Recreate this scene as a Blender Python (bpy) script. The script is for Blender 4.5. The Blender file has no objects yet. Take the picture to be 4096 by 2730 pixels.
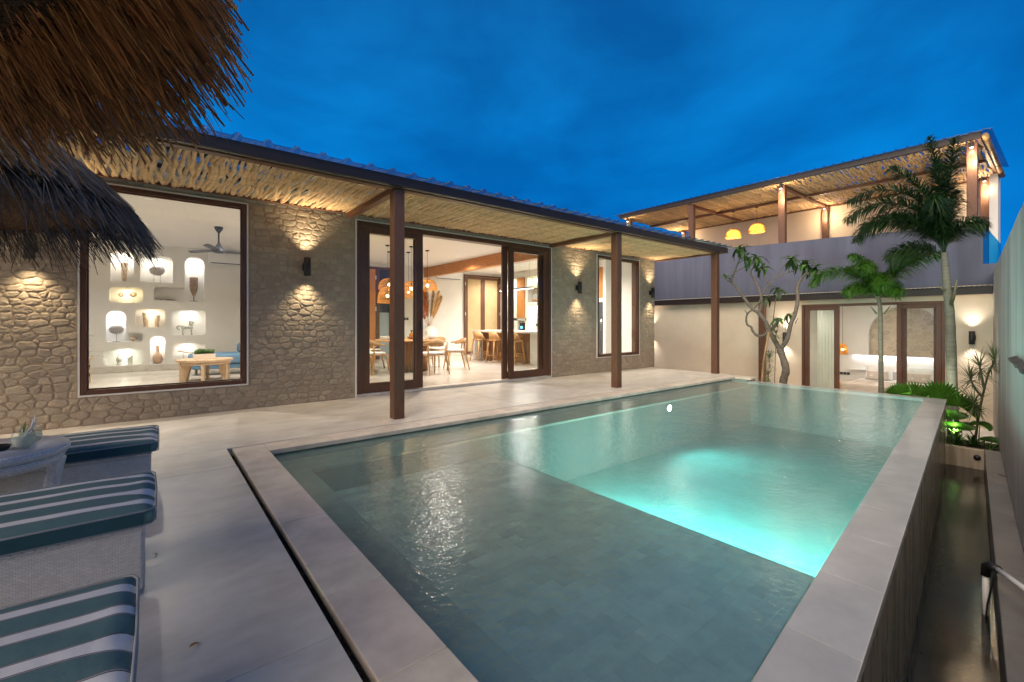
import bpy, bmesh, math, random
from mathutils import Vector, Matrix, noise as mnoise
from mathutils.geometry import delaunay_2d_cdt
random.seed(7)
R = math.radians
sc = bpy.context.scene
COL = sc.collection

# ---------------------------------------------------------------- camera
cam_d = bpy.data.cameras.new("camera")
cam = bpy.data.objects.new("camera", cam_d)
COL.objects.link(cam)
cam.location = (0, 0, 1.2)
cam.rotation_euler = (R(90), 0, R(-38.68))
cam_d.lens = 15.732
cam_d.sensor_width = 36
cam_d.shift_y = -0.0171
cam_d.clip_start = 0.05
cam_d.clip_end = 2000
sc.camera = cam

# ---------------------------------------------------------------- view and render settings
sc.view_settings.view_transform = 'Standard'
sc.view_settings.look = 'None'
sc.view_settings.exposure = 1.6
sc.view_settings.gamma = 1.0
sc.view_settings.use_curve_mapping = False
sc.render.engine = 'CYCLES'
cy = sc.cycles
cy.use_denoising = True
cy.denoiser = 'OPENIMAGEDENOISE'
cy.max_bounces = 9
cy.diffuse_bounces = 4
cy.glossy_bounces = 4
cy.transmission_bounces = 6
cy.transparent_max_bounces = 24
cy.caustics_reflective = False
cy.caustics_refractive = False
cy.sample_clamp_indirect = 3.0
cy.sample_clamp_direct = 0
cy.use_light_tree = True
cy.use_adaptive_sampling = True
cy.adaptive_threshold = 0.015

# ---------------------------------------------------------------- world: blue hour sky with faint cloud
W = bpy.data.worlds.new("World")
sc.world = W
W.use_nodes = True
wn, wl = W.node_tree.nodes, W.node_tree.links
wn.clear()
w_out = wn.new('ShaderNodeOutputWorld')
w_bg = wn.new('ShaderNodeBackground')
tc = wn.new('ShaderNodeTexCoord')
sep = wn.new('ShaderNodeSeparateXYZ')
wl.new(tc.outputs['Generated'], sep.inputs[0])
ramp = wn.new('ShaderNodeValToRGB')
cr = ramp.color_ramp
cr.elements[0].position = 0.0
cr.elements[0].color = (0.002, 0.135, 0.49, 1)
cr.elements[1].position = 1.0
cr.elements[1].color = (0.012, 0.075, 0.24, 1)
e = cr.elements.new(0.30); e.color = (0.001, 0.175, 0.55, 1)
e = cr.elements.new(0.55); e.color = (0.004, 0.140, 0.43, 1)
wl.new(sep.outputs['Z'], ramp.inputs[0])
mp = wn.new('ShaderNodeMapping'); mp.inputs['Scale'].default_value = (1.0, 1.0, 2.0)
wl.new(tc.outputs['Generated'], mp.inputs[0])
nz = wn.new('ShaderNodeTexNoise'); nz.inputs['Scale'].default_value = 2.2; nz.inputs['Detail'].default_value = 5
nz.inputs['Roughness'].default_value = 0.55; nz.inputs['Distortion'].default_value = 0.35
wl.new(mp.outputs[0], nz.inputs['Vector'])
cr2 = wn.new('ShaderNodeValToRGB')
cr2.color_ramp.elements[0].position = 0.36; cr2.color_ramp.elements[0].color = (0.46, 0.58, 0.66, 1)
cr2.color_ramp.elements[1].position = 0.68; cr2.color_ramp.elements[1].color = (1.0, 1.10, 1.06, 1)
wl.new(nz.outputs['Fac'], cr2.inputs[0])
mx = wn.new('ShaderNodeMix'); mx.data_type = 'RGBA'; mx.blend_type = 'MULTIPLY'; mx.inputs[0].default_value = 1.0
wl.new(ramp.outputs[0], mx.inputs[6]); wl.new(cr2.outputs[0], mx.inputs[7])
wl.new(mx.outputs[2], w_bg.inputs['Color'])
w_bg.inputs['Strength'].default_value = 0.42
wl.new(w_bg.outputs[0], w_out.inputs[0])

# ---------------------------------------------------------------- soft warm fill light added behind the camera to lift the shadows
sd = bpy.data.lights.new("fill_sun", 'SUN')
sd.energy = 1.9
sd.color = (1.0, 0.83, 0.62)
sd.angle = R(70)
so = bpy.data.objects.new("fill_sun", sd)
COL.objects.link(so)
so.rotation_euler = Vector((0.76, 0.20, -0.60)).to_track_quat('-Z', 'Y').to_euler()

# ================================================================ helpers
def nt(m):
    return m.node_tree.nodes, m.node_tree.links

def mat(name, col, rough=0.6, var=0.15, scale=6.0, stretch=(1, 1, 1), bump=0.0, bscale=30.0, metal=0.0,
        rnd=0.0, isl=0.0, spec=0.5, detail=5, col2=None, coat=0.0, bdist=0.01, hue=None, trans=0.0, rvar=0.0):
    m = bpy.data.materials.new(name)
    m.use_nodes = True
    n, l = nt(m)
    b = n['Principled BSDF']
    b.inputs['Roughness'].default_value = rough
    b.inputs['Metallic'].default_value = metal
    b.inputs['Specular IOR Level'].default_value = spec
    if coat:
        b.inputs['Coat Weight'].default_value = coat
        b.inputs['Coat Roughness'].default_value = 0.15
    t = n.new('ShaderNodeTexCoord')
    mpn = n.new('ShaderNodeMapping')
    mpn.inputs['Scale'].default_value = stretch
    l.new(t.outputs['Object'], mpn.inputs[0])
    ns = n.new('ShaderNodeTexNoise')
    ns.inputs['Scale'].default_value = scale
    ns.inputs['Detail'].default_value = detail
    ns.inputs['Roughness'].default_value = 0.6
    l.new(mpn.outputs[0], ns.inputs['Vector'])
    rp = n.new('ShaderNodeValToRGB')
    c = col
    c2 = col2 or tuple(min(1, x * (1 + var)) for x in col)
    c1 = col if col2 else tuple(x * (1 - var) for x in col)
    rp.color_ramp.elements[0].position = 0.3
    rp.color_ramp.elements[0].color = (*c1, 1)
    rp.color_ramp.elements[1].position = 0.7
    rp.color_ramp.elements[1].color = (*c2, 1)
    l.new(ns.outputs['Fac'], rp.inputs[0])
    out = rp.outputs[0]
    if rnd or isl:
        oi = n.new('ShaderNodeObjectInfo')
        ge = n.new('ShaderNodeNewGeometry')
        ad = n.new('ShaderNodeMath'); ad.operation = 'ADD'
        l.new(oi.outputs['Random'], ad.inputs[0]); l.new(ge.outputs['Random Per Island'], ad.inputs[1])
        fr = n.new('ShaderNodeMath'); fr.operation = 'FRACT'
        l.new(ad.outputs[0], fr.inputs[0])
        mr = n.new('ShaderNodeMapRange')
        a = max(rnd, isl)
        mr.inputs['To Min'].default_value = 1 - a
        mr.inputs['To Max'].default_value = 1 + a * 0.8
        l.new(fr.outputs[0], mr.inputs['Value'])
        hs = n.new('ShaderNodeHueSaturation')
        l.new(mr.outputs[0], hs.inputs['Value'])
        if hue:
            mr2 = n.new('ShaderNodeMapRange')
            mu = n.new('ShaderNodeMath'); mu.operation = 'MULTIPLY'; mu.inputs[1].default_value = 7.31
            l.new(fr.outputs[0], mu.inputs[0])
            f2 = n.new('ShaderNodeMath'); f2.operation = 'FRACT'
            l.new(mu.outputs[0], f2.inputs[0])
            mr2.inputs['To Min'].default_value = 0.5 - hue
            mr2.inputs['To Max'].default_value = 0.5 + hue
            l.new(f2.outputs[0], mr2.inputs['Value'])
            l.new(mr2.outputs[0], hs.inputs['Hue'])
        l.new(out, hs.inputs['Color'])
        out = hs.outputs[0]
    l.new(out, b.inputs['Base Color'])
    if rvar:
        mrr = n.new('ShaderNodeMapRange')
        mrr.inputs['To Min'].default_value = max(0.02, rough - rvar)
        mrr.inputs['To Max'].default_value = min(1, rough + rvar)
        l.new(ns.outputs['Fac'], mrr.inputs['Value'])
        l.new(mrr.outputs[0], b.inputs['Roughness'])
    if bump:
        nb_ = n.new('ShaderNodeTexNoise')
        nb_.inputs['Scale'].default_value = bscale
        nb_.inputs['Detail'].default_value = 4
        l.new(mpn.outputs[0], nb_.inputs['Vector'])
        bp = n.new('ShaderNodeBump')
        bp.inputs['Strength'].default_value = bump
        bp.inputs['Distance'].default_value = bdist
        l.new(nb_.outputs['Fac'], bp.inputs['Height'])
        l.new(bp.outputs[0], b.inputs['Normal'])
    if trans:
        # thin leaf: part of the light passes through
        tr = n.new('ShaderNodeBsdfTranslucent')
        l.new(out, tr.inputs['Color'])
        ms = n.new('ShaderNodeMixShader'); ms.inputs[0].default_value = trans
        l.new(b.outputs[0], ms.inputs[1]); l.new(tr.outputs[0], ms.inputs[2])
        l.new(ms.outputs[0], n['Material Output'].inputs[0])
    return m

def emit_mat(name, col, strength):
    m = bpy.data.materials.new(name); m.use_nodes = True
    n, l = nt(m); n.clear()
    o = n.new('ShaderNodeOutputMaterial'); e_ = n.new('ShaderNodeEmission')
    e_.inputs[0].default_value = (*col, 1); e_.inputs[1].default_value = strength
    l.new(e_.outputs[0], o.inputs[0])
    return m

def pane_mat(name, tint=(0.97, 0.98, 0.97), rough=0.0, ior=1.45, haze=0.0, hcol=(1, 1, 1), bump=None):
    m = bpy.data.materials.new(name); m.use_nodes = True
    n, l = nt(m); n.clear()
    o = n.new('ShaderNodeOutputMaterial')
    tr = n.new('ShaderNodeBsdfTransparent'); tr.inputs[0].default_value = (*tint, 1)
    gl = n.new('ShaderNodeBsdfGlossy'); gl.inputs['Roughness'].default_value = rough
    fr = n.new('ShaderNodeFresnel'); fr.inputs[0].default_value = ior
    ms = n.new('ShaderNodeMixShader')
    ge = n.new('ShaderNodeNewGeometry')      # the reflection sits on the outer side of each face only
    iv = n.new('ShaderNodeMath'); iv.operation = 'SUBTRACT'; iv.inputs[0].default_value = 1
    l.new(ge.outputs['Backfacing'], iv.inputs[1])
    mu = n.new('ShaderNodeMath'); mu.operation = 'MULTIPLY'
    l.new(fr.outputs[0], mu.inputs[0]); l.new(iv.outputs[0], mu.inputs[1])
    l.new(mu.outputs[0], ms.inputs[0]); l.new(tr.outputs[0], ms.inputs[1]); l.new(gl.outputs[0], ms.inputs[2])
    last = ms.outputs[0]
    if haze:
        df = n.new('ShaderNodeBsdfDiffuse'); df.inputs[0].default_value = (*hcol, 1)
        m2 = n.new('ShaderNodeMixShader'); m2.inputs[0].default_value = haze
        l.new(last, m2.inputs[1]); l.new(df.outputs[0], m2.inputs[2]); last = m2.outputs[0]
    l.new(last, o.inputs[0])
    return m

class G:
    """collects shapes for one mesh object"""
    def __init__(self):
        self.v, self.f, self.s = [], [], []
    def add(self, vs, fs, smooth=False):
        o = len(self.v)
        self.v.extend([tuple(p) for p in vs])
        for q in fs:
            self.f.append(tuple(i + o for i in q)); self.s.append(smooth)
        return self
    def box(self, x0, y0, z0, x1, y1, z1):
        if x0 > x1: x0, x1 = x1, x0
        if y0 > y1: y0, y1 = y1, y0
        if z0 > z1: z0, z1 = z1, z0
        vs = [(x0, y0, z0), (x1, y0, z0), (x1, y1, z0), (x0, y1, z0), (x0, y0, z1), (x1, y0, z1), (x1, y1, z1), (x0, y1, z1)]
        return self.add(vs, [(0, 3, 2, 1), (4, 5, 6, 7), (0, 1, 5, 4), (1, 2, 6, 5), (2, 3, 7, 6), (3, 0, 4, 7)])
    def prism(self, poly, z0, z1):
        """poly: list of (x, y), counter clockwise"""
        k = len(poly)
        vs = [(x, y, z0) for x, y in poly] + [(x, y, z1) for x, y in poly]
        fs = [tuple(range(k - 1, -1, -1)), tuple(range(k, 2 * k))] + [(i, (i + 1) % k, k + (i + 1) % k, k + i) for i in range(k)]
        return self.add(vs, fs)
    def tube(self, pts, rad, n=8, cap=True, smooth=True, flat=1.0):
        pts = [Vector(p) for p in pts]
        if not hasattr(rad, '__len__'): rad = [rad] * len(pts)
        vs, fs = [], []
        t0 = (pts[1] - pts[0]).normalized()
        up = Vector((0, 0, 1)) if abs(t0.z) < 0.9 else Vector((1, 0, 0))
        a = t0.cross(up).normalized()
        for i, p in enumerate(pts):
            t = (pts[min(i + 1, len(pts) - 1)] - pts[max(i - 1, 0)]).normalized()
            a = (a - t * a.dot(t)).normalized()
            b = t.cross(a)
            for k in range(n):
                th = 2 * math.pi * k / n
                vs.append(p + (a * math.cos(th) + b * math.sin(th) * flat) * rad[i])
        for i in range(len(pts) - 1):
            for k in range(n):
                k2 = (k + 1) % n
                fs.append((i * n + k, i * n + k2, (i + 1) * n + k2, (i + 1) * n + k))
        if cap:
            fs.append(tuple(range(n - 1, -1, -1)))
            fs.append(tuple((len(pts) - 1) * n + k for k in range(n)))
        return self.add(vs, fs, smooth)
    def cyl(self, p0, p1, r0, r1=None, n=12, smooth=True):
        return self.tube([p0, p1], [r0, r0 if r1 is None else r1], n, True, smooth)
    def lathe(self, c, prof, n=20, smooth=True, sx=1.0, sy=1.0):
        vs, fs = [], []
        for r, z in prof:
            for k in range(n):
                th = 2 * math.pi * k / n
                vs.append((c[0] + r * math.cos(th) * sx, c[1] + r * math.sin(th) * sy, c[2] + z))
        for i in range(len(prof) - 1):
            for k in range(n):
                k2 = (k + 1) % n
                fs.append((i * n + k, i * n + k2, (i + 1) * n + k2, (i + 1) * n + k))
        if prof[0][0] > 1e-5: fs.append(tuple(range(n - 1, -1, -1)))
        if prof[-1][0] > 1e-5: fs.append(tuple((len(prof) - 1) * n + k for k in range(n)))
        return self.add(vs, fs, smooth)
    def ball(self, c, r, n=12, m=8, sx=1, sy=1, sz=1):
        prof = [(max(1e-6, r * math.sin(math.pi * i / m)), -r * math.cos(math.pi * i / m) * sz) for i in range(m + 1)]
        return self.lathe(c, prof, n, True, sx, sy)
    def build(self, name, m=None, parent=None, bevel=0.0, seg=2, kind=None, label=None):
        me = bpy.data.meshes.new(name)
        me.from_pydata(self.v, [], self.f)
        me.polygons.foreach_set('use_smooth', self.s)
        if m: me.materials.append(m)
        me.update()
        return link(name, me, parent, bevel, seg, kind, label)

def link(name, me, parent=None, bevel=0.0, seg=2, kind=None, label=None):
    o = bpy.data.objects.new(name, me)
    COL.objects.link(o)
    if parent is not None:
        o.parent = parent
        b = parent
        off = Vector((0, 0, 0))
        # parts are modelled in place: undo the parent's own offset
        o.matrix_parent_inverse = world_of(parent).inverted()
    if bevel:
        md = o.modifiers.new('bevel', 'BEVEL'); md.width = bevel; md.segments = seg; md.limit_method = 'ANGLE'
    if kind: o['kind'] = kind
    if label: o['label'] = label
    return o

def world_of(o):
    mtx = Matrix.LocRotScale(o.location, o.rotation_euler, o.scale)
    if o.parent is not None:
        mtx = world_of(o.parent) @ o.matrix_parent_inverse @ mtx
    return mtx

def thing(name, label, cat, loc=(0, 0, 0), group=None):
    o = bpy.data.objects.new(name, None)
    COL.objects.link(o)
    o.location = loc
    o.empty_display_size = 0.2
    o['label'] = label; o['category'] = cat
    if group: o['group'] = group
    return o

def tag(o, label, cat, group=None):
    o['label'] = label; o['category'] = cat
    if group: o['group'] = group
    return o

def copy_tree(o, loc, rz=0.0, label=None, parent=None):
    c = o.copy(); COL.objects.link(c)
    if parent is None:
        c.location = loc; c.rotation_euler = (0, 0, rz)
        if label: c['label'] = label
    else:
        c.parent = parent
    for ch in list(o.children):
        copy_tree(ch, None, 0, None, c)
    return c

def lamp(name, kind, loc, energy, col=(1, 0.85, 0.65), parent=None, **k):
    d = bpy.data.lights.new(name, kind)
    d.energy = energy; d.color = col
    for a, b in k.items():
        if a != 'dir': setattr(d, a, b)
    o = bpy.data.objects.new(name, d)
    COL.objects.link(o)
    o.location = loc
    if 'dir' in k:
        o.rotation_euler = Vector(k['dir']).to_track_quat('-Z', 'Y').to_euler()
    if parent is not None:
        o.parent = parent
        o.matrix_parent_inverse = world_of(parent).inverted()
    return o

def rr(a, b): return random.uniform(a, b)
# ================================================================ materials
mt = {}
mt['render_white'] = mat('white_plaster', (0.78, 0.76, 0.72), 0.85, 0.04, 2.0, bump=0.15, bscale=60, bdist=0.002)
mt['cream'] = mat('cream_render', (0.66, 0.56, 0.43), 0.9, 0.09, 1.3, bump=0.2, bscale=50, bdist=0.003)
mt['parapet'] = mat('painted_parapet', (0.088, 0.092, 0.135), 0.8, 0.22, 1.3, stretch=(2.2, 2.2, 0.22), bump=0.2, bscale=25, bdist=0.004)
mt['terrace_wall'] = mat('terrace_wall_paint', (0.66, 0.55, 0.44), 0.9, 0.03, 1.2)
mt['ceiling'] = mat('ceiling_paint', (0.72, 0.69, 0.66), 0.9, 0.02, 1.0)
mt['stone'] = mat('cut_sandstone', (0.39, 0.32, 0.235), 0.85, 0.12, 9, bump=0.45, bscale=26, bdist=0.008, rnd=0.13, isl=0.13, hue=0.006)
mt['mortar'] = mat('stone_joint', (0.38, 0.30, 0.21), 0.95, 0.1, 20, bump=0.4, bscale=60)
mt['flag'] = mat('flagstone', (0.56, 0.475, 0.375), 0.85, 0.10, 8, bump=0.3, bscale=40, rnd=0.12, isl=0.12, hue=0.01)
mt['coping'] = mat('sandstone_coping', (0.62, 0.545, 0.465), 0.5, 0.20, 4.5, bump=0.15, bscale=60, rnd=0.09, isl=0.09, bdist=0.003, hue=0.012, rvar=0.12)
mt['wet_ledge'] = mat('wet_stone_ledge', (0.78, 0.74, 0.70), 0.35, 0.12, 4.0, bump=0.1, bscale=40, rnd=0.08, isl=0.08, rvar=0.1)
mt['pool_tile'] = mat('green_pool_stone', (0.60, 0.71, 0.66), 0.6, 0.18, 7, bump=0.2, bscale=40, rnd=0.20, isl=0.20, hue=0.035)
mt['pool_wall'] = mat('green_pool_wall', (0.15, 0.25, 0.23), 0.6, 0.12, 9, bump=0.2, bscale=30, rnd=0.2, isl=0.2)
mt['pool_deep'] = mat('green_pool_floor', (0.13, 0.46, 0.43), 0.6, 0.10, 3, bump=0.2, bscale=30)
mt['channel'] = mat('channel_stone', (0.42, 0.35, 0.27), 0.28, 0.35, 3, stretch=(3.5, 3.5, 0.35), bump=0.35, bscale=14, bdist=0.008, rvar=0.15)
mt['dark_stone'] = mat('dark_slate_curb', (0.19, 0.18, 0.18), 0.35, 0.3, 3, bump=0.2, bscale=30, rvar=0.2)
mt['concrete_r'] = mat('weathered_boundary_render', (0.36, 0.325, 0.28), 0.75, 0.30, 1.1, stretch=(2.2, 2.2, 0.3), bump=0.35, bscale=4, bdist=0.03, rvar=0.15)
mt['gravel'] = mat('dark_gravel', (0.05, 0.04, 0.035), 0.9, 0.5, 120, bump=1.0, bscale=90, bdist=0.02)
mt['soil'] = mat('dark_soil', (0.05, 0.04, 0.03), 0.95, 0.5, 12, bump=1.0, bscale=20, bdist=0.03)
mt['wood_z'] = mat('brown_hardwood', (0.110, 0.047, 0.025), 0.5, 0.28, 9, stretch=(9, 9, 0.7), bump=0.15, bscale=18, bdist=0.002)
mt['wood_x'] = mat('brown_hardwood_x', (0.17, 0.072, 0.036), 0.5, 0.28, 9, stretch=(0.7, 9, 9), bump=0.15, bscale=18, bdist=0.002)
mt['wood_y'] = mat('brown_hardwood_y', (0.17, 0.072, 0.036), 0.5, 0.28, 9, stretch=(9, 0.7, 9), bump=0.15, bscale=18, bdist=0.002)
mt['fascia'] = mat('dark_stained_beam', (0.018, 0.009, 0.007), 0.5, 0.3, 8, stretch=(0.7, 0.7, 9), bump=0.1, bscale=18)
mt['frame'] = mat('dark_door_frame', (0.105, 0.045, 0.024), 0.4, 0.28, 9, stretch=(8, 8, 0.6), bump=0.08, bscale=20, bdist=0.002)
mt['beam'] = mat('polished_beam', (0.42, 0.17, 0.055), 0.3, 0.3, 6, stretch=(6, 0.8, 6))
mt['door_wood'] = mat('honey_door_wood', (0.50, 0.21, 0.06), 0.35, 0.18, 6, stretch=(7, 7, 0.8))
mt['teak'] = mat('light_teak', (0.55, 0.31, 0.13), 0.5, 0.18, 8, stretch=(6, 6, 1.2))
mt['teak_old'] = mat('pale_worn_teak', (0.50, 0.355, 0.23), 0.6, 0.2, 8, stretch=(6, 6, 1.2), bump=0.2, bscale=20)
mt['slat'] = mat('brown_slat_wood', (0.42, 0.23, 0.11), 0.5, 0.3, 8, stretch=(10, 10, 0.8), rnd=0.2, isl=0.2)
mt['stick'] = mat('peeled_branch', (0.64, 0.44, 0.235), 0.7, 0.22, 9, stretch=(1, 1, 1), bump=0.35, bscale=26, bdist=0.004, rnd=0.17, isl=0.17)
mt['stick2'] = mat('peeled_branch_upper', (0.55, 0.37, 0.20), 0.7, 0.2, 9, bump=0.3, bscale=26, bdist=0.004, rnd=0.2, isl=0.2)
mt['black'] = mat('black_metal', (0.018, 0.018, 0.02), 0.45, 0.1, 20, metal=0.0)
mt['charcoal'] = mat('charcoal_plastic', (0.05, 0.055, 0.065), 0.4, 0.05, 20)
mt['steel'] = mat('brushed_steel', (0.6, 0.6, 0.6), 0.3, 0.05, 20, metal=1.0)
mt['white_gloss'] = mat('white_appliance', (0.8, 0.8, 0.8), 0.3, 0.01, 5)
mt['white_cloth'] = mat('white_cotton', (0.80, 0.79, 0.77), 0.9, 0.04, 5, bump=0.5, bscale=14, bdist=0.01)
mt['beige_cloth'] = mat('beige_throw', (0.52, 0.45, 0.39), 0.95, 0.06, 6, bump=0.6, bscale=10, bdist=0.015)
mt['blue_cloth'] = mat('blue_upholstery', (0.13, 0.25, 0.38), 0.9, 0.08, 10, bump=0.2, bscale=80, bdist=0.002)
mt['ceramic'] = mat('white_ceramic', (0.80, 0.77, 0.70), 0.25, 0.03, 5)
mt['cane'] = None
mt['white_wash'] = mat('white_washed_planter', (0.70, 0.62, 0.54), 0.8, 0.06, 10)
mt['rug'] = mat('woven_rug', (0.42, 0.38, 0.34), 1.0, 0.3, 26, stretch=(0.6, 3, 1), bump=0.6, bscale=90, bdist=0.01)
mt['floor_in'] = mat('polished_cement', (0.58, 0.54, 0.48), 0.22, 0.10, 1.5, detail=8, bump=0.05, bscale=8, rvar=0.08)
mt['counter'] = mat('pale_counter_cement', (0.68, 0.66, 0.62), 0.4, 0.05, 3)
mt['cutstone'] = mat('carved_bone_shell', (0.55, 0.42, 0.30), 0.6, 0.45, 45, detail=2)
mt['rope'] = mat('grey_rattan', (0.55, 0.51, 0.48), 0.8, 0.4, 60)
mt['mask'] = mat('weathered_dark_wood', (0.36, 0.25, 0.18), 0.8, 0.4, 12, stretch=(3, 3, 1), bump=0.5, bscale=30)
mt['clay'] = mat('pale_terracotta', (0.55, 0.38, 0.26), 0.8, 0.15, 14)
mt['antique'] = mat('distressed_white_paint', (0.80, 0.78, 0.70), 0.7, 0.4, 22, col2=(0.30, 0.30, 0.24))
mt['brass'] = mat('aged_brass', (0.5, 0.36, 0.13), 0.4, 0.15, 10, metal=0.7)
mt['leaf_dark'] = mat('deep_green_leaf', (0.020, 0.050, 0.012), 0.45, 0.35, 6, rnd=0.25, isl=0.35, trans=0.25)
mt['leaf_mid'] = mat('green_leaf', (0.060, 0.15, 0.022), 0.42, 0.3, 6, rnd=0.25, isl=0.35, trans=0.35)
mt['leaf_bright'] = mat('fresh_green_leaf', (0.060, 0.16, 0.018), 0.4, 0.25, 6, rnd=0.2, isl=0.25, trans=0.45)
mt['leaf_pale'] = mat('thin_grey_green_leaf', (0.13, 0.16, 0.07), 0.5, 0.3, 6, isl=0.3, trans=0.3)
mt['bark'] = mat('grey_frangipani_bark', (0.125, 0.105, 0.085), 0.8, 0.35, 14, stretch=(1, 1, 2.5), bump=0.6, bscale=20, bdist=0.008)
mt['palm_bark'] = mat('ringed_palm_bark', (0.125, 0.125, 0.095), 0.8, 0.3, 7, stretch=(0.6, 0.6, 5), bump=0.5, bscale=8, bdist=0.01)
mt['stem'] = mat('green_brown_stem', (0.10, 0.10, 0.05), 0.6, 0.3, 10)
mt['thatch'] = mat('dry_alang_thatch', (0.34, 0.160, 0.055), 0.8, 0.25, 12, rnd=0.1, isl=0.62, hue=0.012)
mt['thatch_grey'] = mat('shaded_grey_thatch', (0.068, 0.062, 0.068), 0.8, 0.25, 12, rnd=0.1, isl=0.55)  # shade and blue sky light are put into this straw colour
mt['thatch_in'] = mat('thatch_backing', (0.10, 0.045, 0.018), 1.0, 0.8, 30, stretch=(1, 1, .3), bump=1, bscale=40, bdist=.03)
mt['bamboo'] = mat('bamboo_gutter', (0.30, 0.19, 0.09), 0.4, 0.25, 6, stretch=(1, 6, 6))
mt['lime'] = mat('lime_slice_green', (0.12, 0.20, 0.03), 0.4, 0.2, 30)
mt['drink'] = pane_mat('cloudy_lemonade', (0.9, 0.92, 0.88), 0.1, 1.3, haze=0.5, hcol=(0.75, 0.78, 0.70))
mt['glass'] = pane_mat('window_glass', (0.96, 0.97, 0.96), 0.0, 1.45)
mt['glass_t'] = pane_mat('clear_glassware', (0.95, 0.97, 0.97), 0.0, 1.5)
mt['glass_teal'] = pane_mat('teal_glass_screen', (0.30, 0.80, 0.92), 0.02, 1.6)
mt['poly'] = pane_mat('clear_corrugated_sheet', (0.26, 0.40, 0.54), 0.08, 1.5, haze=0.07, hcol=(0.55, 0.72, 0.8))
mt['em_down'] = emit_mat('downlight_lens', (1, 0.93, 0.84), 9.0)
mt['em_bulb'] = emit_mat('warm_bulb', (1, 0.72, 0.30), 14.0)
mt['em_strip'] = emit_mat('linear_light', (0.92, 0.96, 1.0), 6.0)
mt['em_blue'] = emit_mat('blue_display', (0.1, 0.45, 1.0), 2.5)
mt['em_pool'] = emit_mat('pool_lamp_lens', (0.85, 1.0, 0.95), 8.0)

# rattan of the lamp shades: strips in front of a glowing bulb
mt['rattan'] = mat('golden_rattan', (0.72, 0.40, 0.09), 0.6, 0.2, 12, trans=0.45)

def cane_mat():
    m = mat('woven_cane_panel', (0.62, 0.46, 0.25), 0.7, 0.10, 3)
    n, l = nt(m)
    t = n.new('ShaderNodeTexCoord'); b = n['Principled BSDF']
    ck = n.new('ShaderNodeTexChecker'); ck.inputs['Scale'].default_value = 90
    l.new(t.outputs['Object'], ck.inputs[0])
    mxx = n.new('ShaderNodeMix'); mxx.data_type = 'RGBA'; mxx.blend_type = 'MULTIPLY'; mxx.inputs[0].default_value = 0.35
    src = b.inputs['Base Color'].links[0].from_socket
    l.new(src, mxx.inputs[6]); l.new(ck.outputs[0], mxx.inputs[7])
    l.new(mxx.outputs[2], b.inputs['Base Color'])
    return m
mt['cane'] = cane_mat()

def deck_mat():
    """polished cement with trowel clouds and stains"""
    m = bpy.data.materials.new('polished_cement_deck'); m.use_nodes = True
    n, l = nt(m); b = n['Principled BSDF']
    t = n.new('ShaderNodeTexCoord')
    def noise(scale, det, dist, st):
        mp_ = n.new('ShaderNodeMapping'); mp_.inputs['Scale'].default_value = st
        l.new(t.outputs['Object'], mp_.inputs[0])
        a = n.new('ShaderNodeTexNoise'); a.inputs['Scale'].default_value = scale; a.inputs['Detail'].default_value = det
        a.inputs['Distortion'].default_value = dist; a.inputs['Roughness'].default_value = 0.62
        l.new(mp_.outputs[0], a.inputs['Vector'])
        return a
    a = noise(1.3, 8, 0.8, (0.8, 1.5, 1)); c = noise(4.5, 7, 0.3, (0.8, 1.5, 1)); g = noise(70, 3, 0, (1, 1, 1)); st = noise(0.9, 4, 1.0, (1, 1.3, 1))
    r1 = n.new('ShaderNodeValToRGB')
    r1.color_ramp.elements[0].position = 0.33; r1.color_ramp.elements[0].color = (0.56, 0.525, 0.47, 1)
    r1.color_ramp.elements[1].position = 0.66; r1.color_ramp.elements[1].color = (0.70, 0.655, 0.59, 1)
    l.new(a.outputs['Fac'], r1.inputs[0])
    r2 = n.new('ShaderNodeValToRGB')
    r2.color_ramp.elements[0].position = 0.30; r2.color_ramp.elements[0].color = (0.87, 0.86, 0.85, 1)
    r2.color_ramp.elements[1].position = 0.62; r2.color_ramp.elements[1].color = (1.1, 1.1, 1.1, 1)
    l.new(c.outputs['Fac'], r2.inputs[0])
    mx1 = n.new('ShaderNodeMix'); mx1.data_type = 'RGBA'; mx1.blend_type = 'MULTIPLY'; mx1.inputs[0].default_value = 1
    l.new(r1.outputs[0], mx1.inputs[6]); l.new(r2.outputs[0], mx1.inputs[7])
    r3 = n.new('ShaderNodeValToRGB')
    r3.color_ramp.elements[0].position = 0.36; r3.color_ramp.elements[0].color = (0.87, 0.85, 0.83, 1)
    r3.color_ramp.elements[1].position = 0.44; r3.color_ramp.elements[1].color = (1, 1, 1, 1)
    l.new(st.outputs['Fac'], r3.inputs[0])
    mx2 = n.new('ShaderNodeMix'); mx2.data_type = 'RGBA'; mx2.blend_type = 'MULTIPLY'; mx2.inputs[0].default_value = 0.8
    l.new(mx1.outputs[2], mx2.inputs[6]); l.new(r3.outputs[0], mx2.inputs[7])
    l.new(mx2.outputs[2], b.inputs['Base Color'])
    mr = n.new('ShaderNodeMapRange'); mr.inputs['To Min'].default_value = 0.22; mr.inputs['To Max'].default_value = 0.50
    l.new(c.outputs['Fac'], mr.inputs['Value']); l.new(mr.outputs[0], b.inputs['Roughness'])
    bp = n.new('ShaderNodeBump'); bp.inputs['Strength'].default_value = 0.12; bp.inputs['Distance'].default_value = 0.003
    l.new(g.outputs['Fac'], bp.inputs['Height']); l.new(bp.outputs[0], b.inputs['Normal'])
    return m
mt['deck'] = deck_mat()

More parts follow.
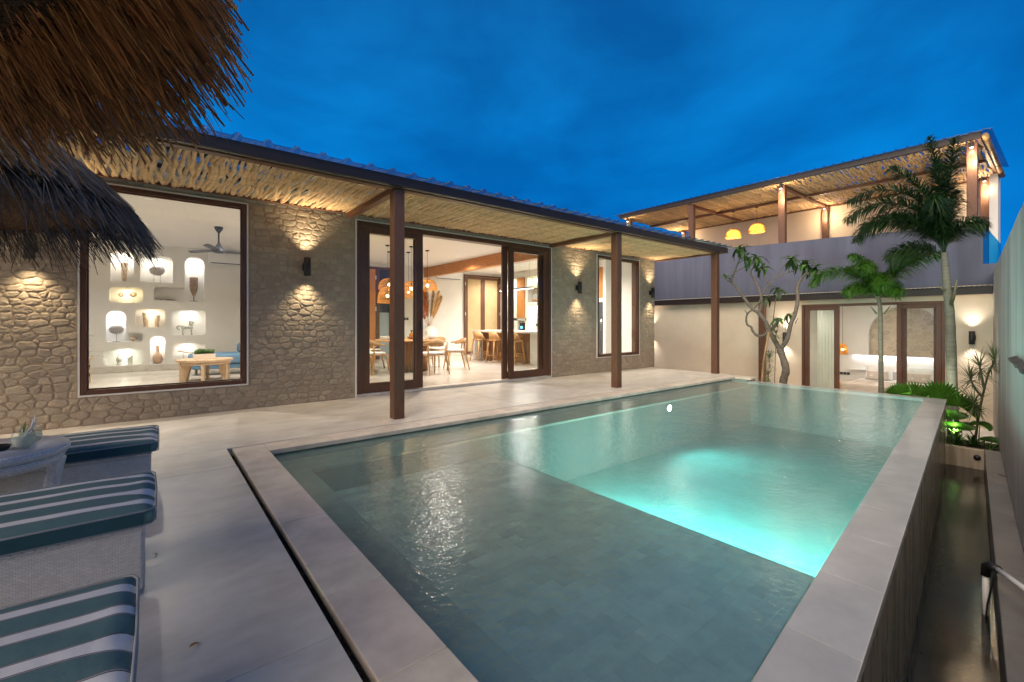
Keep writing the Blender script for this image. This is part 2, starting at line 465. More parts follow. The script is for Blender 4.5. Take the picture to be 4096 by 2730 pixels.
def water_mat(name, tint, rough, b1, b2, milk=0.0, mcol=(.2, .4, .4), ior=1.8):
    """thin water surface: fresnel reflection over tinted transparency, fine long-exposure ripples"""
    m = bpy.data.materials.new(name); m.use_nodes = True
    n, l = nt(m); n.clear()
    o = n.new('ShaderNodeOutputMaterial')
    tr = n.new('ShaderNodeBsdfTransparent'); tr.inputs[0].default_value = (*tint, 1)
    gl = n.new('ShaderNodeBsdfGlossy'); gl.inputs['Roughness'].default_value = rough
    fr = n.new('ShaderNodeFresnel'); fr.inputs[0].default_value = ior
    ms = n.new('ShaderNodeMixShader')
    t = n.new('ShaderNodeTexCoord')
    n1 = n.new('ShaderNodeTexNoise'); n1.inputs['Scale'].default_value = 22; n1.inputs['Detail'].default_value = 3
    n2 = n.new('ShaderNodeTexNoise'); n2.inputs['Scale'].default_value = 2.2; n2.inputs['Detail'].default_value = 2
    l.new(t.outputs['Object'], n1.inputs['Vector']); l.new(t.outputs['Object'], n2.inputs['Vector'])
    p1 = n.new('ShaderNodeBump'); p1.inputs['Strength'].default_value = 1; p1.inputs['Distance'].default_value = b1
    p2 = n.new('ShaderNodeBump'); p2.inputs['Strength'].default_value = 1; p2.inputs['Distance'].default_value = b2
    l.new(n1.outputs['Fac'], p1.inputs['Height']); l.new(n2.outputs['Fac'], p2.inputs['Height'])
    l.new(p2.outputs[0], p1.inputs['Normal'])
    l.new(p1.outputs[0], gl.inputs['Normal'])
    l.new(p2.outputs[0], fr.inputs['Normal'])
    df = n.new('ShaderNodeBsdfDiffuse'); df.inputs[0].default_value = (*mcol, 1)
    tl = n.new('ShaderNodeBsdfTranslucent'); tl.inputs[0].default_value = (*mcol, 1)     # light scattered up from below
    dt = n.new('ShaderNodeMixShader'); dt.inputs[0].default_value = 0.0
    l.new(df.outputs[0], dt.inputs[1]); l.new(tl.outputs[0], dt.inputs[2])
    mk = n.new('ShaderNodeMixShader'); mk.inputs[0].default_value = milk
    l.new(tr.outputs[0], mk.inputs[1]); l.new(dt.outputs[0], mk.inputs[2])
    l.new(fr.outputs[0], ms.inputs[0]); l.new(mk.outputs[0], ms.inputs[1]); l.new(gl.outputs[0], ms.inputs[2])
    l.new(ms.outputs[0], o.inputs[0])
    return m
mt['water'] = water_mat('pool_water', (0.80, 0.96, 0.94), 0.10, 0.0055, 0.008, 0.32, (.30, .47, .46))
mt['film'] = water_mat('overflow_film', (0.97, 0.98, 0.98), 0.16, 0.002, 0.004, ior=1.22)
mt['water_ch'] = water_mat('channel_water', (0.45, 0.48, 0.42), 0.15, 0.0016, 0.004)

def wicker_mat(name, col, sc_=1.0):
    m = mat(name, col, 0.45, 0.05, 10)
    n, l = nt(m); b = n['Principled BSDF']
    t = n.new('ShaderNodeTexCoord')
    # weave follows x+y around the corner and z upwards
    sp = n.new('ShaderNodeSeparateXYZ'); l.new(t.outputs['Object'], sp.inputs[0])
    ad = n.new('ShaderNodeMath'); ad.operation = 'ADD'; l.new(sp.outputs[0], ad.inputs[0]); l.new(sp.outputs[1], ad.inputs[1])
    cb = n.new('ShaderNodeCombineXYZ'); l.new(ad.outputs[0], cb.inputs[0]); l.new(sp.outputs[2], cb.inputs[1])
    br = n.new('ShaderNodeTexBrick')
    br.inputs['Scale'].default_value = 1
    br.inputs['Brick Width'].default_value = 0.017 * sc_
    br.inputs['Row Height'].default_value = 0.0072 * sc_
    br.inputs['Mortar Size'].default_value = 0.0011 * sc_
    br.inputs['Mortar Smooth'].default_value = 0.9
    br.inputs['Color1'].default_value = (1, 1, 1, 1); br.inputs['Color2'].default_value = (0.85, 0.85, 0.85, 1)
    br.inputs['Mortar'].default_value = (0.6, 0.6, 0.6, 1)
    l.new(cb.outputs[0], br.inputs['Vector'])
    src = b.inputs['Base Color'].links[0].from_socket
    mxx = n.new('ShaderNodeMix'); mxx.data_type = 'RGBA'; mxx.blend_type = 'MULTIPLY'; mxx.inputs[0].default_value = 1
    l.new(src, mxx.inputs[6]); l.new(br.outputs['Color'], mxx.inputs[7])
    l.new(mxx.outputs[2], b.inputs['Base Color'])
    bp = n.new('ShaderNodeBump'); bp.inputs['Strength'].default_value = 0.8; bp.inputs['Distance'].default_value = 0.004
    iv = n.new('ShaderNodeMath'); iv.operation = 'SUBTRACT'; iv.inputs[0].default_value = 1
    l.new(br.outputs['Fac'], iv.inputs[1])
    l.new(iv.outputs[0], bp.inputs['Height']); l.new(bp.outputs[0], b.inputs['Normal'])
    return m
mt['wicker'] = wicker_mat('white_wicker', (0.80, 0.79, 0.80))
mt['wicker_b'] = wicker_mat('white_wicker_coarse', (0.80, 0.80, 0.84), 1.9)

def stripe_mat():
    """woven cloth with teal and white bands running along x, thin dark lines between"""
    m = bpy.data.materials.new('teal_striped_canvas'); m.use_nodes = True
    n, l = nt(m); b = n['Principled BSDF']; b.inputs['Roughness'].default_value = 0.9
    t = n.new('ShaderNodeTexCoord'); sp = n.new('ShaderNodeSeparateXYZ'); l.new(t.outputs['Object'], sp.inputs[0])
    nz_ = n.new('ShaderNodeTexNoise'); nz_.inputs['Scale'].default_value = 1.5; l.new(t.outputs['Object'], nz_.inputs['Vector'])
    mm = n.new('ShaderNodeMath'); mm.operation = 'MULTIPLY_ADD'; mm.inputs[1].default_value = 0.012
    l.new(nz_.outputs['Fac'], mm.inputs[0]); l.new(sp.outputs[1], mm.inputs[2])
    dv = n.new('ShaderNodeMath'); dv.operation = 'DIVIDE'; dv.inputs[1].default_value = 0.152
    l.new(mm.outputs[0], dv.inputs[0])
    fr = n.new('ShaderNodeMath'); fr.operation = 'FRACT'; l.new(dv.outputs[0], fr.inputs[0])
    rp = n.new('ShaderNodeValToRGB'); rp.color_ramp.interpolation = 'CONSTANT'
    teal = (0.105, 0.20, 0.205, 1); white = (0.80, 0.78, 0.77, 1); grey = (0.13, 0.13, 0.13, 1); lt = (0.46, 0.46, 0.46, 1)
    es = rp.color_ramp.elements
    es[0].position = 0; es[0].color = teal
    es[1].position = 0.58; es[1].color = grey
    for p_, c_ in ((0.60, lt), (0.615, grey), (0.64, white), (0.92, grey), (0.945, lt), (0.96, grey), (0.985, teal)):
        q = es.new(p_); q.color = c_
    l.new(fr.outputs[0], rp.inputs[0])
    l.new(rp.outputs[0], b.inputs['Base Color'])
    bn = n.new('ShaderNodeTexNoise'); bn.inputs['Scale'].default_value = 9; bn.inputs['Detail'].default_value = 5
    bp = n.new('ShaderNodeBump'); bp.inputs['Strength'].default_value = 0.7; bp.inputs['Distance'].default_value = 0.012
    l.new(t.outputs['Object'], bn.inputs['Vector'])
    l.new(bn.outputs['Fac'], bp.inputs['Height']); l.new(bp.outputs[0], b.inputs['Normal'])
    return m
mt['stripe'] = stripe_mat()
mt['piping'] = mat('dark_teal_piping', (0.04, 0.08, 0.10), 0.8, 0.1, 10)
mt['teal_side'] = mat('plain_teal_canvas', (0.020, 0.075, 0.10), 0.9, 0.15, 8, bump=0.4, bscale=14)
mt['grey_pipe'] = mat('grey_cord_piping', (0.30, 0.31, 0.34), 0.9, 0.1, 10)
mt['niche_mortar'] = mat('pale_niche_mortar', (0.66, 0.58, 0.47), 0.9, 0.05, 8)
mt['curtain'] = mat('sheer_white_curtain', (0.85, 0.86, 0.80), 0.9, 0.04, 5, trans=0.55)
mt['pool_bench'] = mat('pale_green_bench_stone', (0.50, 0.58, 0.48), 0.6, 0.15, 7, bump=0.2, bscale=30)
# ================================================================ masonry generator
def clip(poly, a, b, c):
    """keep the part of a convex polygon where a*x + b*y <= c"""
    out = []
    k = len(poly)
    for i in range(k):
        p, q = poly[i], poly[(i + 1) % k]
        dp = a * p[0] + b * p[1] - c; dq = a * q[0] + b * q[1] - c
        if dp <= 0: out.append(p)
        if (dp < 0 < dq) or (dq < 0 < dp):
            t = dp / (dp - dq)
            out.append((p[0] + (q[0] - p[0]) * t, p[1] + (q[1] - p[1]) * t))
    return out

def parea(poly):
    return abs(sum(poly[i][0] * poly[(i + 1) % len(poly)][1] - poly[(i + 1) % len(poly)][0] * poly[i][1] for i in range(len(poly)))) / 2

def cells(x0, x1, z0, z1, row, wmin, wmax, sx=0.65, jit=0.022, seed=3):
    rnd = random.Random(seed)
    seeds = []
    z = z0 - row / 2
    while z < z1 + row:
        x = x0 - 0.1 - rnd.random() * 0.2
        while x < x1 + 0.2:
            w = rnd.choice([wmin, wmin * 1.3, (wmin + wmax) / 2, wmax, wmax])
            w *= rnd.uniform(0.85, 1.15)
            seeds.append(((x + w / 2) * sx, z + rnd.uniform(-jit, jit), (w - wmin) * 0.010 * rnd.random()))
            if rnd.random() < 0.22:
                seeds.append(((x + w) * sx, z + row * 0.5 + rnd.uniform(-jit, jit), -0.0016))
            x += w
        z += row * rnd.uniform(0.86, 1.14)
    grid = {}
    cs = wmax
    for s_ in seeds: grid.setdefault((int(s_[0] // cs), int(s_[1] // cs)), []).append(s_)
    res = []
    for s_ in seeds:
        rad = wmax * 1.1
        poly = [(s_[0] - rad, s_[1] - rad), (s_[0] + rad, s_[1] - rad), (s_[0] + rad, s_[1] + rad), (s_[0] - rad, s_[1] + rad)]
        gx, gy = int(s_[0] // cs), int(s_[1] // cs)
        for i in (-2, -1, 0, 1, 2):
            for j in (-2, -1, 0, 1, 2):
                for q in grid.get((gx + i, gy + j), ()):
                    if q is s_: continue
                    a, b = 2 * (q[0] - s_[0]), 2 * (q[1] - s_[1])
                    c = q[0] ** 2 + q[1] ** 2 - q[2] - (s_[0] ** 2 + s_[1] ** 2 - s_[2])
                    poly = clip(poly, a, b, c)
                    if not poly: break
                if not poly: break
            if not poly: break
        if not poly: continue
        poly = [(p[0] / sx, p[1]) for p in poly]
        for a, b, c in ((-1, 0, -x0), (1, 0, x1), (0, -1, -z0), (0, 1, z1)):
            poly = clip(poly, a, b, c) if poly else poly
        if len(poly) >= 3 and parea(poly) > 4e-4: res.append(poly)
    return res

def cut_rect(polys, x0, x1, z0, z1):
    out = []
    for p in polys:
        xs = [q[0] for q in p]; zs = [q[1] for q in p]
        if max(xs) <= x0 or min(xs) >= x1 or max(zs) <= z0 or min(zs) >= z1:
            out.append(p); continue
        out.append(clip(p, 1, 0, x0)); out.append(clip(p, -1, 0, -x1))
        m_ = clip(clip(p, -1, 0, -x0), 1, 0, x1)
        if m_:
            out.append(clip(m_, 0, 1, z0)); out.append(clip(m_, 0, -1, -z1))
    return [p for p in out if len(p) >= 3 and parea(p) > 5e-4]

def stone(g, poly, f, gap=0.004, pmin=0.010, pmax=0.030, rough=0.005):
    """f(u, v, h) -> world point; a proud, slightly tilted stone with rounded corners"""
    n = len(poly)
    cx_ = sum(p[0] for p in poly) / n; cz_ = sum(p[1] for p in poly) / n
    ch = []
    for i in range(n):
        p, q = poly[i], poly[(i + 1) % n]
        L = math.hypot(p[0] - q[0], p[1] - q[1])
        if L < 1e-4: continue
        t = min(0.3, 0.014 / L)
        ch.append((p[0] + (q[0] - p[0]) * t, p[1] + (q[1] - p[1]) * t))
        if L > 0.05: ch.append(((p[0] + q[0]) / 2 + rr(-.003, .003), (p[1] + q[1]) / 2 + rr(-.003, .003)))
        ch.append((q[0] + (p[0] - q[0]) * t, q[1] + (p[1] - q[1]) * t))
    def shrink(pts, d):
        o = []
        for x, z in pts:
            L = math.hypot(cx_ - x, cz_ - z) + 1e-6
            k = min(d / L, 0.6)
            o.append((x + (cx_ - x) * k, z + (cz_ - z) * k))
        return o
    h = rr(pmin, pmax); tx, tz = rr(-.05, .05), rr(-.07, .07)
    k = len(ch)
    r0 = shrink(ch, gap); r1 = shrink(ch, gap + 0.005); r2 = shrink(ch, gap + 0.020)
    vs = [f(x, z, -0.012) for x, z in r0] + [f(x, z, h * 0.72 + (x - cx_) * tx + (z - cz_) * tz) for x, z in r1] + \
         [f(x, z, h + (x - cx_) * tx + (z - cz_) * tz + rr(-rough, rough)) for x, z in r2] + [f(cx_ + rr(-.01, .01), cz_ + rr(-.01, .01), h + rr(-rough, rough))]
    fs = []
    for a in range(2):
        for i in range(k):
            j = (i + 1) % k
            fs.append((a * k + i, a * k + j, (a + 1) * k + j, (a + 1) * k + i))
    for i in range(k): fs.append((2 * k + i, 2 * k + (i + 1) % k, 3 * k))
    g.add(vs, fs)

# ================================================================ ground, deck and pool
YW = 7.22          # face of the villa wall
g = G(); g.box(-60, -60, -1.9, 70, 60, -1.42)
g.build('ground', mt['soil'], kind='structure')

deck = bpy.data.objects.new('deck', None); COL.objects.link(deck); deck['kind'] = 'structure'
def slab(x0, y0, x1, y1):
    G().box(x0 + .0014, y0 + .0014, -0.12, x1 - .0014, y1 - .0014, 0).build('slab', mt['deck'], deck, bevel=0.0015)
for y0, y1 in ((-0.36, 1.77), (1.77, 4.40)):
    slab(-4.4, y0, -2.2, y1); slab(-2.2, y0, 0.549, y1)
slab(-4.4, 4.40, -2.2, YW + .02)
g = G(); g.prism([(-2.1975, 4.4025), (0.5465, 4.4025), (0.5465, 5.06), (4.2475, 5.06), (4.2475, YW + .018), (-2.1975, YW + .018)], -0.12, 0)
g.build('slab', mt['deck'], deck, bevel=0.003)
for x0, x1 in ((4.25, 8.1), (8.1, 10.62)):
    slab(x0, 5.058, x1, YW + .02)
G().box(-4.4, -0.3, -1.4, 0.54, 7.2, -0.13).build('sub_base', mt['mortar'], deck)
G().box(0.56, 5.07, -1.4, 10.56, 7.2, -0.13).build('sub_base', mt['mortar'], deck)
# gravel in the drain gap
g = G(); g.box(0.549, 0.0, -0.16, 0.60, 5.06, -0.075); g.box(0.60, 5.03, -0.16, 10.5, 5.06, -0.03)
for i in range(700):
    x, y = rr(.553, .583), rr(0.2, 5.03)
    g.ball((x, y, rr(-.075, -.055)), rr(.005, .012), 5, 4)
g.build('drain_gravel', mt['gravel'], kind='stuff')

pool = bpy.data.objects.new('swimming_pool', None); COL.objects.link(pool); pool['kind'] = 'structure'
# coping stones
y = 4.735
ys = []
yy = 5.03
for L in (0.30, 0.60, 0.55, 0.62, 0.60, 0.31, 0.60, 0.60, 0.60):
    ys.append((yy - L, yy)); yy -= L
for y0, y1 in ys:
    G().box(0.588, max(y0, 0.02) + .0012, -0.045, 0.852, y1 - .0012, 0).build('coping_stone', mt['coping'], pool, bevel=0.004)
x = 0.852
k = 0
while x < 10.24:
    x1 = min(x + (0.6 if k != 1 else 0.42), 10.24)
    G().box(x + .0012, 4.735, -0.045, x1 - .0012, 5.036, 0).build('coping_stone', mt['coping'], pool, bevel=0.004)
    x = x1; k += 1
G().box(10.242, 4.40, -0.045, 10.54, 5.036, 0).build('coping_stone', mt['coping'], pool, bevel=0.004)
def ro(x): return 0.2827 + 0.0981 * x       # outer line of the overflow edge
def ri(x): return 0.545 + 0.0985 * x        # inner line of the overflow edge
ZF, ZS, XS = -0.96, -0.38, 3.20
g = G()
g.box(0.60, 0.1, -1.4, 0.872, 5.02, -0.046)                 # near wall
g.box(0.872, 4.757, -1.4, 10.5, 5.02, -0.046)               # villa side wall
g.box(10.10, 4.42, -1.4, 10.5, 4.757, -0.046)
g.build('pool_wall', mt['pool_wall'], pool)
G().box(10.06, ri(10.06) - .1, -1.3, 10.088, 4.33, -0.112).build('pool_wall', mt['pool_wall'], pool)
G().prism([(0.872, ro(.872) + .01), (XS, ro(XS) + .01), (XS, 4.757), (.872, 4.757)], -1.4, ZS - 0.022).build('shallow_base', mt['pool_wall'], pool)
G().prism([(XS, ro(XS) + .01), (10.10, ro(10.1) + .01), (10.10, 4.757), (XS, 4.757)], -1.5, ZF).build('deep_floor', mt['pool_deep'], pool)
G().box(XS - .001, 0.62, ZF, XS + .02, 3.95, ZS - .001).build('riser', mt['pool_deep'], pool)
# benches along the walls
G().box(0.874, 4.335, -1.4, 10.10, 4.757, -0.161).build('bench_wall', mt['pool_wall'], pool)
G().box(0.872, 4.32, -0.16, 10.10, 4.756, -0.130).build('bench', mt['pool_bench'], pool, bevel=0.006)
G().box(0.872, ri(0.9), -1.4, 1.12, 4.32, -0.132).build('bench', mt['pool_bench'], pool, bevel=0.006)
# floor tiles of the shallow shelf, laid in running bond
tiles = []
row = 0
yy = 0.50
while yy < 4.32:
    x = 1.12 - (0.1 if row % 2 else 0)
    while x < XS:
        x0, x1 = max(x, 1.12), min(x + .2, XS)
        if x1 - x0 > .02 and yy + .1 > ri(x1): tiles.append((x0, yy, x1, min(yy + .1, 4.32)))
        x += .2
    yy += .1; row += 1
tiles.sort(key=lambda t: math.hypot(t[0], t[1]))
rest = G()
for i, (x0, y0, x1, y1) in enumerate(tiles):
    h = ZS + rr(-.0004, .0004)
    a = (x0 + .0002, y0 + .0002, ZS - .02, x1 - .0002, y1 - .0002, h)
    if i < 290: G().box(*a).build('floor_tile', mt['pool_tile'], pool)
    else: rest.box(*a)
rest.build('floor_tiles', mt['pool_tile'], pool, kind='stuff')
# overflow edge, right and far
xe = [0.872]
while xe[-1] < 10.35: xe.append(min(xe[-1] + 0.6, 10.35))
for a, b in zip(xe[:-1], xe[1:]):
    G().prism([(a + .001, ro(a)), (b - .001, ro(b)), (b - .001, ri(b)), (a + .001, ri(a))], -0.11, -0.066).build('ledge_stone', mt['wet_ledge'], pool, bevel=0.003)
yy = ri(10.2)
while yy < 4.40:
    y1 = min(yy + .6, 4.40)
    G().box(10.09, yy + .001, -0.11, 10.35, y1 - .001, -0.066).build('ledge_stone', mt['wet_ledge'], pool, bevel=0.003)
    yy = y1
g = G()
g.prism([(0.3, ro(0.3) + .004), (10.346, ro(10.35) + .004), (10.346, ri(10.35)), (0.3, ri(0.3))], -1.42, -0.111)
g.box(10.094, ri(10.2), -1.42, 10.346, 4.42, -0.111)
g.build('overflow_wall', mt['channel'], pool)
def sheet(name, poly, z, m, div=0):
    vs = [(x, y, z) for x, y in poly]
    o = G().add(vs, [tuple(range(len(poly)))]).build(name, m, kind='structure')
    return o
sheet('pool_water', [(0.870, ri(0.87)), (10.09, ri(10.09)), (10.09, 4.756), (0.870, 4.756)], -0.058, mt['water'])
sheet('overflow_film', [(0.870, ro(0.87) + .003), (10.349, ro(10.35) + .003), (10.349, 4.421), (10.0905, 4.421), (10.0905, ri(10.09) - .0005), (0.870, ri(0.87) - .0005)], -0.0585, mt['film'])

# catch channel, dark curb and boundary wall on the right
def ci(x): return -0.131 + 0.0965 * x
def cw(x): return -0.315 + 0.0978 * x
G().prism([(0.2, ci(0.2)), (10, ci(10)), (10, ro(10)), (0.2, ro(0.2))], -1.42, -1.26).build('channel_floor', mt['dark_stone'], kind='structure')
sheet('channel_water', [(0.3, ci(0.3) + .003), (9.88, ci(9.88) + .003), (9.88, ro(9.88) + .001), (0.3, ro(0.3) + .001)], -1.04, mt['water_ch'])
curb = bpy.data.objects.new('curb', None); COL.objects.link(curb); curb['kind'] = 'structure'
xe = [-0.4]
while xe[-1] < 10.0: xe.append(min(xe[-1] + 0.8, 10.0))
for a, b in zip(xe[:-1], xe[1:]):
    G().prism([(a + .001, cw(a) + .002), (b - .001, cw(b) + .002), (b - .001, ci(b)), (a + .001, ci(a))], -1.42, -0.74).build('curb_stone', mt['dark_stone'], curb, bevel=0.005)
g = G()
g.prism([(9.88, ci(9.9) + .001), (10.0, ci(10) + .001), (10.0, 1.32), (9.88, 1.31)], -1.42, -0.742)
o = g.build('planter_wall', mt['channel'], bevel=0.006)
tag(o, 'low rendered planter wall closing the far end of the dark water channel', 'planter wall')
o2 = G().cyl((9.862, 0.90, -0.86), (9.879, 0.90, -0.86), 0.042, n=16).build('drain_pipe', mt['black'], o)
bw = G()
xs_ = [-0.7 + i * 0.35 for i in range(41)]
vs = []
for x_ in xs_:
    for y_, z_ in ((cw(x_), -1.42), (cw(x_), 2.24 + 0.006 * math.sin(x_ * 5)), (cw(x_) - .16, 2.24), (cw(x_) - .16, -1.42)):
        vs.append((x_, y_, z_))
fs = []
for i in range(len(xs_) - 1):
    for k in range(4):
        fs.append((4 * i + k, 4 * i + (k + 1) % 4, 4 * i + 4 + (k + 1) % 4, 4 * i + 4 + k))
bw.add(vs, fs)
bwall = bw.build('boundary_wall', mt['concrete_r'])
tag(bwall, 'tall weathered grey rendered boundary wall running along the water channel', 'wall')
# dark metal flashing strip caught in the wall
fl = G()
pts = []
for i in range(15):
    x_ = 6.7 - i * 0.19
    pts.append((x_, 0.86 + 0.004 * math.sin(i * 2.1), 0.055 + 0.012 * math.sin(i * 1.7) + (0.0 if i else -0.04)))
vs = []
for x_, z_, d_ in pts:
    vs += [(x_, cw(x_) + .002, z_ + .02), (x_, cw(x_) + d_, z_), (x_, cw(x_) + d_ - .012, z_ - .035), (x_, cw(x_) + .002, z_ - .012)]
fs = []
for i in range(len(pts) - 1):
    for k in range(3): fs.append((4 * i + k, 4 * i + k + 1, 4 * i + 5 + k, 4 * i + 4 + k))
fl.add(vs, fs)
fl.build('metal_flashing', mt['black'], bwall)
# white pipe with black elbow in the channel
pt = thing('pump_pipe', 'white plastic pipe with black elbow dipping into the dark channel', 'pipe', (5.0, 0.41, -1.04))
G().tube([(5.0, 0.41, -1.2), (5.0, 0.41, -0.72)], 0.02, 10).build('pipe', mt['white_gloss'], pt)
G().tube([(5.0, 0.41, -0.74), (5.0, 0.405, -0.66), (4.985, 0.385, -0.645), (4.93, 0.34, -0.64)], 0.029, 10).build('elbow', mt['black'], pt)
G().tube([(4.95, 0.355, -0.64), (4.62, 0.14, -0.635)], 0.018, 10).build('pipe', mt['white_gloss'], pt)
G().tube([(4.93, 0.35, -0.66), (4.96, 0.37, -0.75), (4.975, 0.40, -0.95), (4.98, 0.41, -1.1)], 0.006, 6).build('cable', mt['black'], pt)

# sunken garden between the pool and the guest wing
G().prism([(10.351, cw(10.35)), (13.3, cw(13.3)), (13.3, 9.8), (10.62, 9.8), (10.62, 7.0), (10.351, 7.0)], -1.41, -0.96).build('garden_path', mt['deck'], kind='structure')
sb = G()
sb.prism([(10.0, cw(10) + .003), (10.86, cw(10.86) + .003), (10.86, 1.45), (10.0, 1.32)], -1.0, -0.80)
sb.prism([(10.352, 1.34), (10.86, 1.452), (10.86, 1.9), (12.3, 2.2), (12.3, 5.9), (10.352, 5.9)], -1.0, -0.86)
for i in range(260):
    x_, y_ = rr(10.05, 10.84), rr(0.75, 1.30)
    sb.ball((x_, y_, -0.80), rr(.008, .03), 5, 4, sz=.7)
sb.build('planting_soil', mt['soil'], kind='stuff')

# ================================================================ villa shell
villa = thing('villa', 'single storey villa faced in tan stone with large brown framed windows', 'house', (4, 7.3, 0))
WIN1 = (-0.67, 1.015, 0.36, 2.865)
DOOR = (2.56, 6.88, 0.0, 2.87)
WIN2 = (8.434, 10.12, 0.378, 2.87)
X0W, X1W, ZT = -2.7, 10.845, 3.0
g = G()
def seg(a, b, c, d): g.box(a, YW + .005, c, b, YW + .19, d)
seg(X0W, WIN1[0], 0, 3.25); seg(WIN1[0], WIN1[1], 0, WIN1[2]); seg(WIN1[0], WIN1[1], WIN1[3], 3.25)
seg(WIN1[1], DOOR[0], 0, 3.25); seg(DOOR[0], DOOR[1], DOOR[3], 3.25); seg(DOOR[1], WIN2[0], 0, 3.25)
seg(WIN2[0], WIN2[1], 0, WIN2[2]); seg(WIN2[0], WIN2[1], WIN2[3], 3.25); seg(WIN2[1], X1W, 0, 3.25)
fac = g.build('stone_facade', mt['mortar'], villa)
# the stones
polys = cells(X0W, X1W, 0.0, ZT, 0.084, 0.058, 0.195, jit=.015, seed=11)
for w_ in (WIN1, DOOR, WIN2): polys = cut_rect(polys, w_[0] - .022, w_[1] + .022, w_[2] - .022, w_[3] + .022)
def score(p):
    cx_ = sum(q[0] for q in p) / len(p); cz_ = sum(q[1] for q in p) / len(p)
    if cx_ < -1.35: return 0
    d = 0.625 * cx_ + 0.7807 * YW
    return parea(p) / d ** 2.6
polys.sort(key=score, reverse=True)
fmap = lambda u, v, h: (u, YW + .010 - h, v)
rest = G()
for i, p in enumerate(polys):
    if i < 295:
        g = G(); stone(g, p, fmap, gap=.0026, pmin=0.010, pmax=0.016, rough=.0022); g.build('stone', mt['stone'], fac)
    else:
        stone(rest, p, fmap, gap=.0026, pmin=0.010, pmax=0.016, rough=.0022)
rest.build('stones', mt['stone'], fac, kind='stuff')

# inner shell
YB = 13.9
for b_ in ((X1W - .16, YW + .2, 0, X1W, 14.3, 3.25), (X0W, YW + .2, 0, X0W + .15, 14.3, 3.25), (2.15, YW + .2, 0.05, 2.27, YB, 3.1), (2.27, YB, 0.05, X1W - .16, YB + .2, 3.1)):
    G().box(*b_).build('inner_wall', mt['render_white'], villa)
# inner skin of the facade wall
g = G()
def seg2(a, b, c, d): g.box(a, YW + .192, c, b, YW + .21, d)
seg2(X0W + .15, WIN1[0], .05, 3.1); seg2(WIN1[0], WIN1[1], .05, WIN1[2]); seg2(WIN1[0], WIN1[1], WIN1[3], 3.1)
seg2(WIN1[1], DOOR[0], .05, 3.1); seg2(DOOR[0], DOOR[1], DOOR[3], 3.1); seg2(DOOR[1], WIN2[0], .05, 3.1)
seg2(WIN2[0], WIN2[1], .05, WIN2[2]); seg2(WIN2[0], WIN2[1], WIN2[3], 3.1); seg2(WIN2[1], X1W - .16, .05, 3.1)
g.build('inner_wall', mt['render_white'], villa)
G().box(X0W + .15, YW + .2, 3.1, X1W - .16, 14.3, 3.24).build('ceiling', mt['ceiling'], villa)
G().box(X0W - .05, YW + .03, 3.25, X1W + .05, 14.4, 3.33).build('roof', mt['cream'], villa)
G().box(X0W, YW + .19, -0.1, X1W, 14.3, 0.05).build('interior_floor', mt['floor_in'], kind='structure')
G().box(DOOR[0], YW + .0, 0.001, DOOR[1], YW + .19, 0.05).build('door_sill', mt['deck'], villa, bevel=0.004)
G().box(X0W + .15, 13.88, 0.05, 2.15, 13.898, 0.20).build('skirting', mt['deck'], villa)
G().box(5.95, 13.88, 0.05, 8.74, 13.898, 0.16).build('skirting', mt['deck'], villa)
G().box(7.25, YW + .21, 2.78, 7.47, YB, 3.098).build('ceiling_beam', mt['beam'], villa, bevel=0.006)

# niche wall of the living room
def arch(x0, x1, z0, z1, r, bottom=None, n=7):
    """rounded opening; r radius on the upper corners, bottom radius on the lower ones; counter clockwise in (x, z)"""
    rb = r if bottom is None else bottom
    r = min(r, (x1 - x0) / 2); pts = []
    def corner(cx_, cz_, rad, a0):
        if rad < 1e-3: pts.append((cx_, cz_)); return
        for i in range(n + 1):
            a = a0 + math.pi / 2 * i / n
            pts.append((cx_ + rad * math.cos(a), cz_ + rad * math.sin(a)))
    corner(x0 + rb, z0 + rb, rb, math.pi); corner(x1 - rb, z0 + rb, rb, 1.5 * math.pi)
    corner(x1 - r, z1 - r, r, 0); corner(x0 + r, z1 - r, r, math.pi / 2)
    out = []
    for p in pts:
        if not out or math.hypot(p[0] - out[-1][0], p[1] - out[-1][1]) > 1e-4: out.append(p)
    return out
def arc_pts(cx_, cz_, r, a0, a1, n=7):
    return [(cx_ + r * math.cos(a0 + (a1 - a0) * i / n), cz_ + r * math.sin(a0 + (a1 - a0) * i / n)) for i in range(n + 1)]
PI = math.pi
niches = [
    arch(-0.78, -0.37, 2.19, 2.90, 0.12, 0.0),
    arch(-0.25, 0.37, 2.20, 2.84, 0.14, 0.0),
    arch(-0.80, -0.20, 1.69, 2.05, 0.08),
    arch(-0.34, 0.22, 1.11, 1.56, 0.09),
    arch(0.35, 1.04, 0.91, 1.55, 0.08),
    arch(-0.07, 0.22, 0.22, 0.90, 0.145, 0.04),
    arch(0.36, 1.04, 0.25, 0.72, 0.12),
    arch(-0.90, -0.20, 0.22, 0.62, 0.09),
    # the two L-shaped openings
    arc_pts(0.61 + .20, 2.71, .20, 0, PI, 12)[::1] and (
        arc_pts(0.07, 1.83, .07, PI, 1.5 * PI) + [(1.01, 1.76)] + arc_pts(0.81, 2.69, .20, 0, PI, 12) + [(0.61, 2.09)] + arc_pts(0.07, 2.02, .07, .5 * PI, PI)),
    (arc_pts(-0.80, .83, .06, PI, 1.5 * PI) + arc_pts(-0.26, .83, .06, 1.5 * PI, 2 * PI) + arc_pts(-0.26, .92, .06, 0, .5 * PI) +
     [(-0.51, .98)] + arc_pts(-0.685, 1.335, .175, 0, PI, 12)),
]
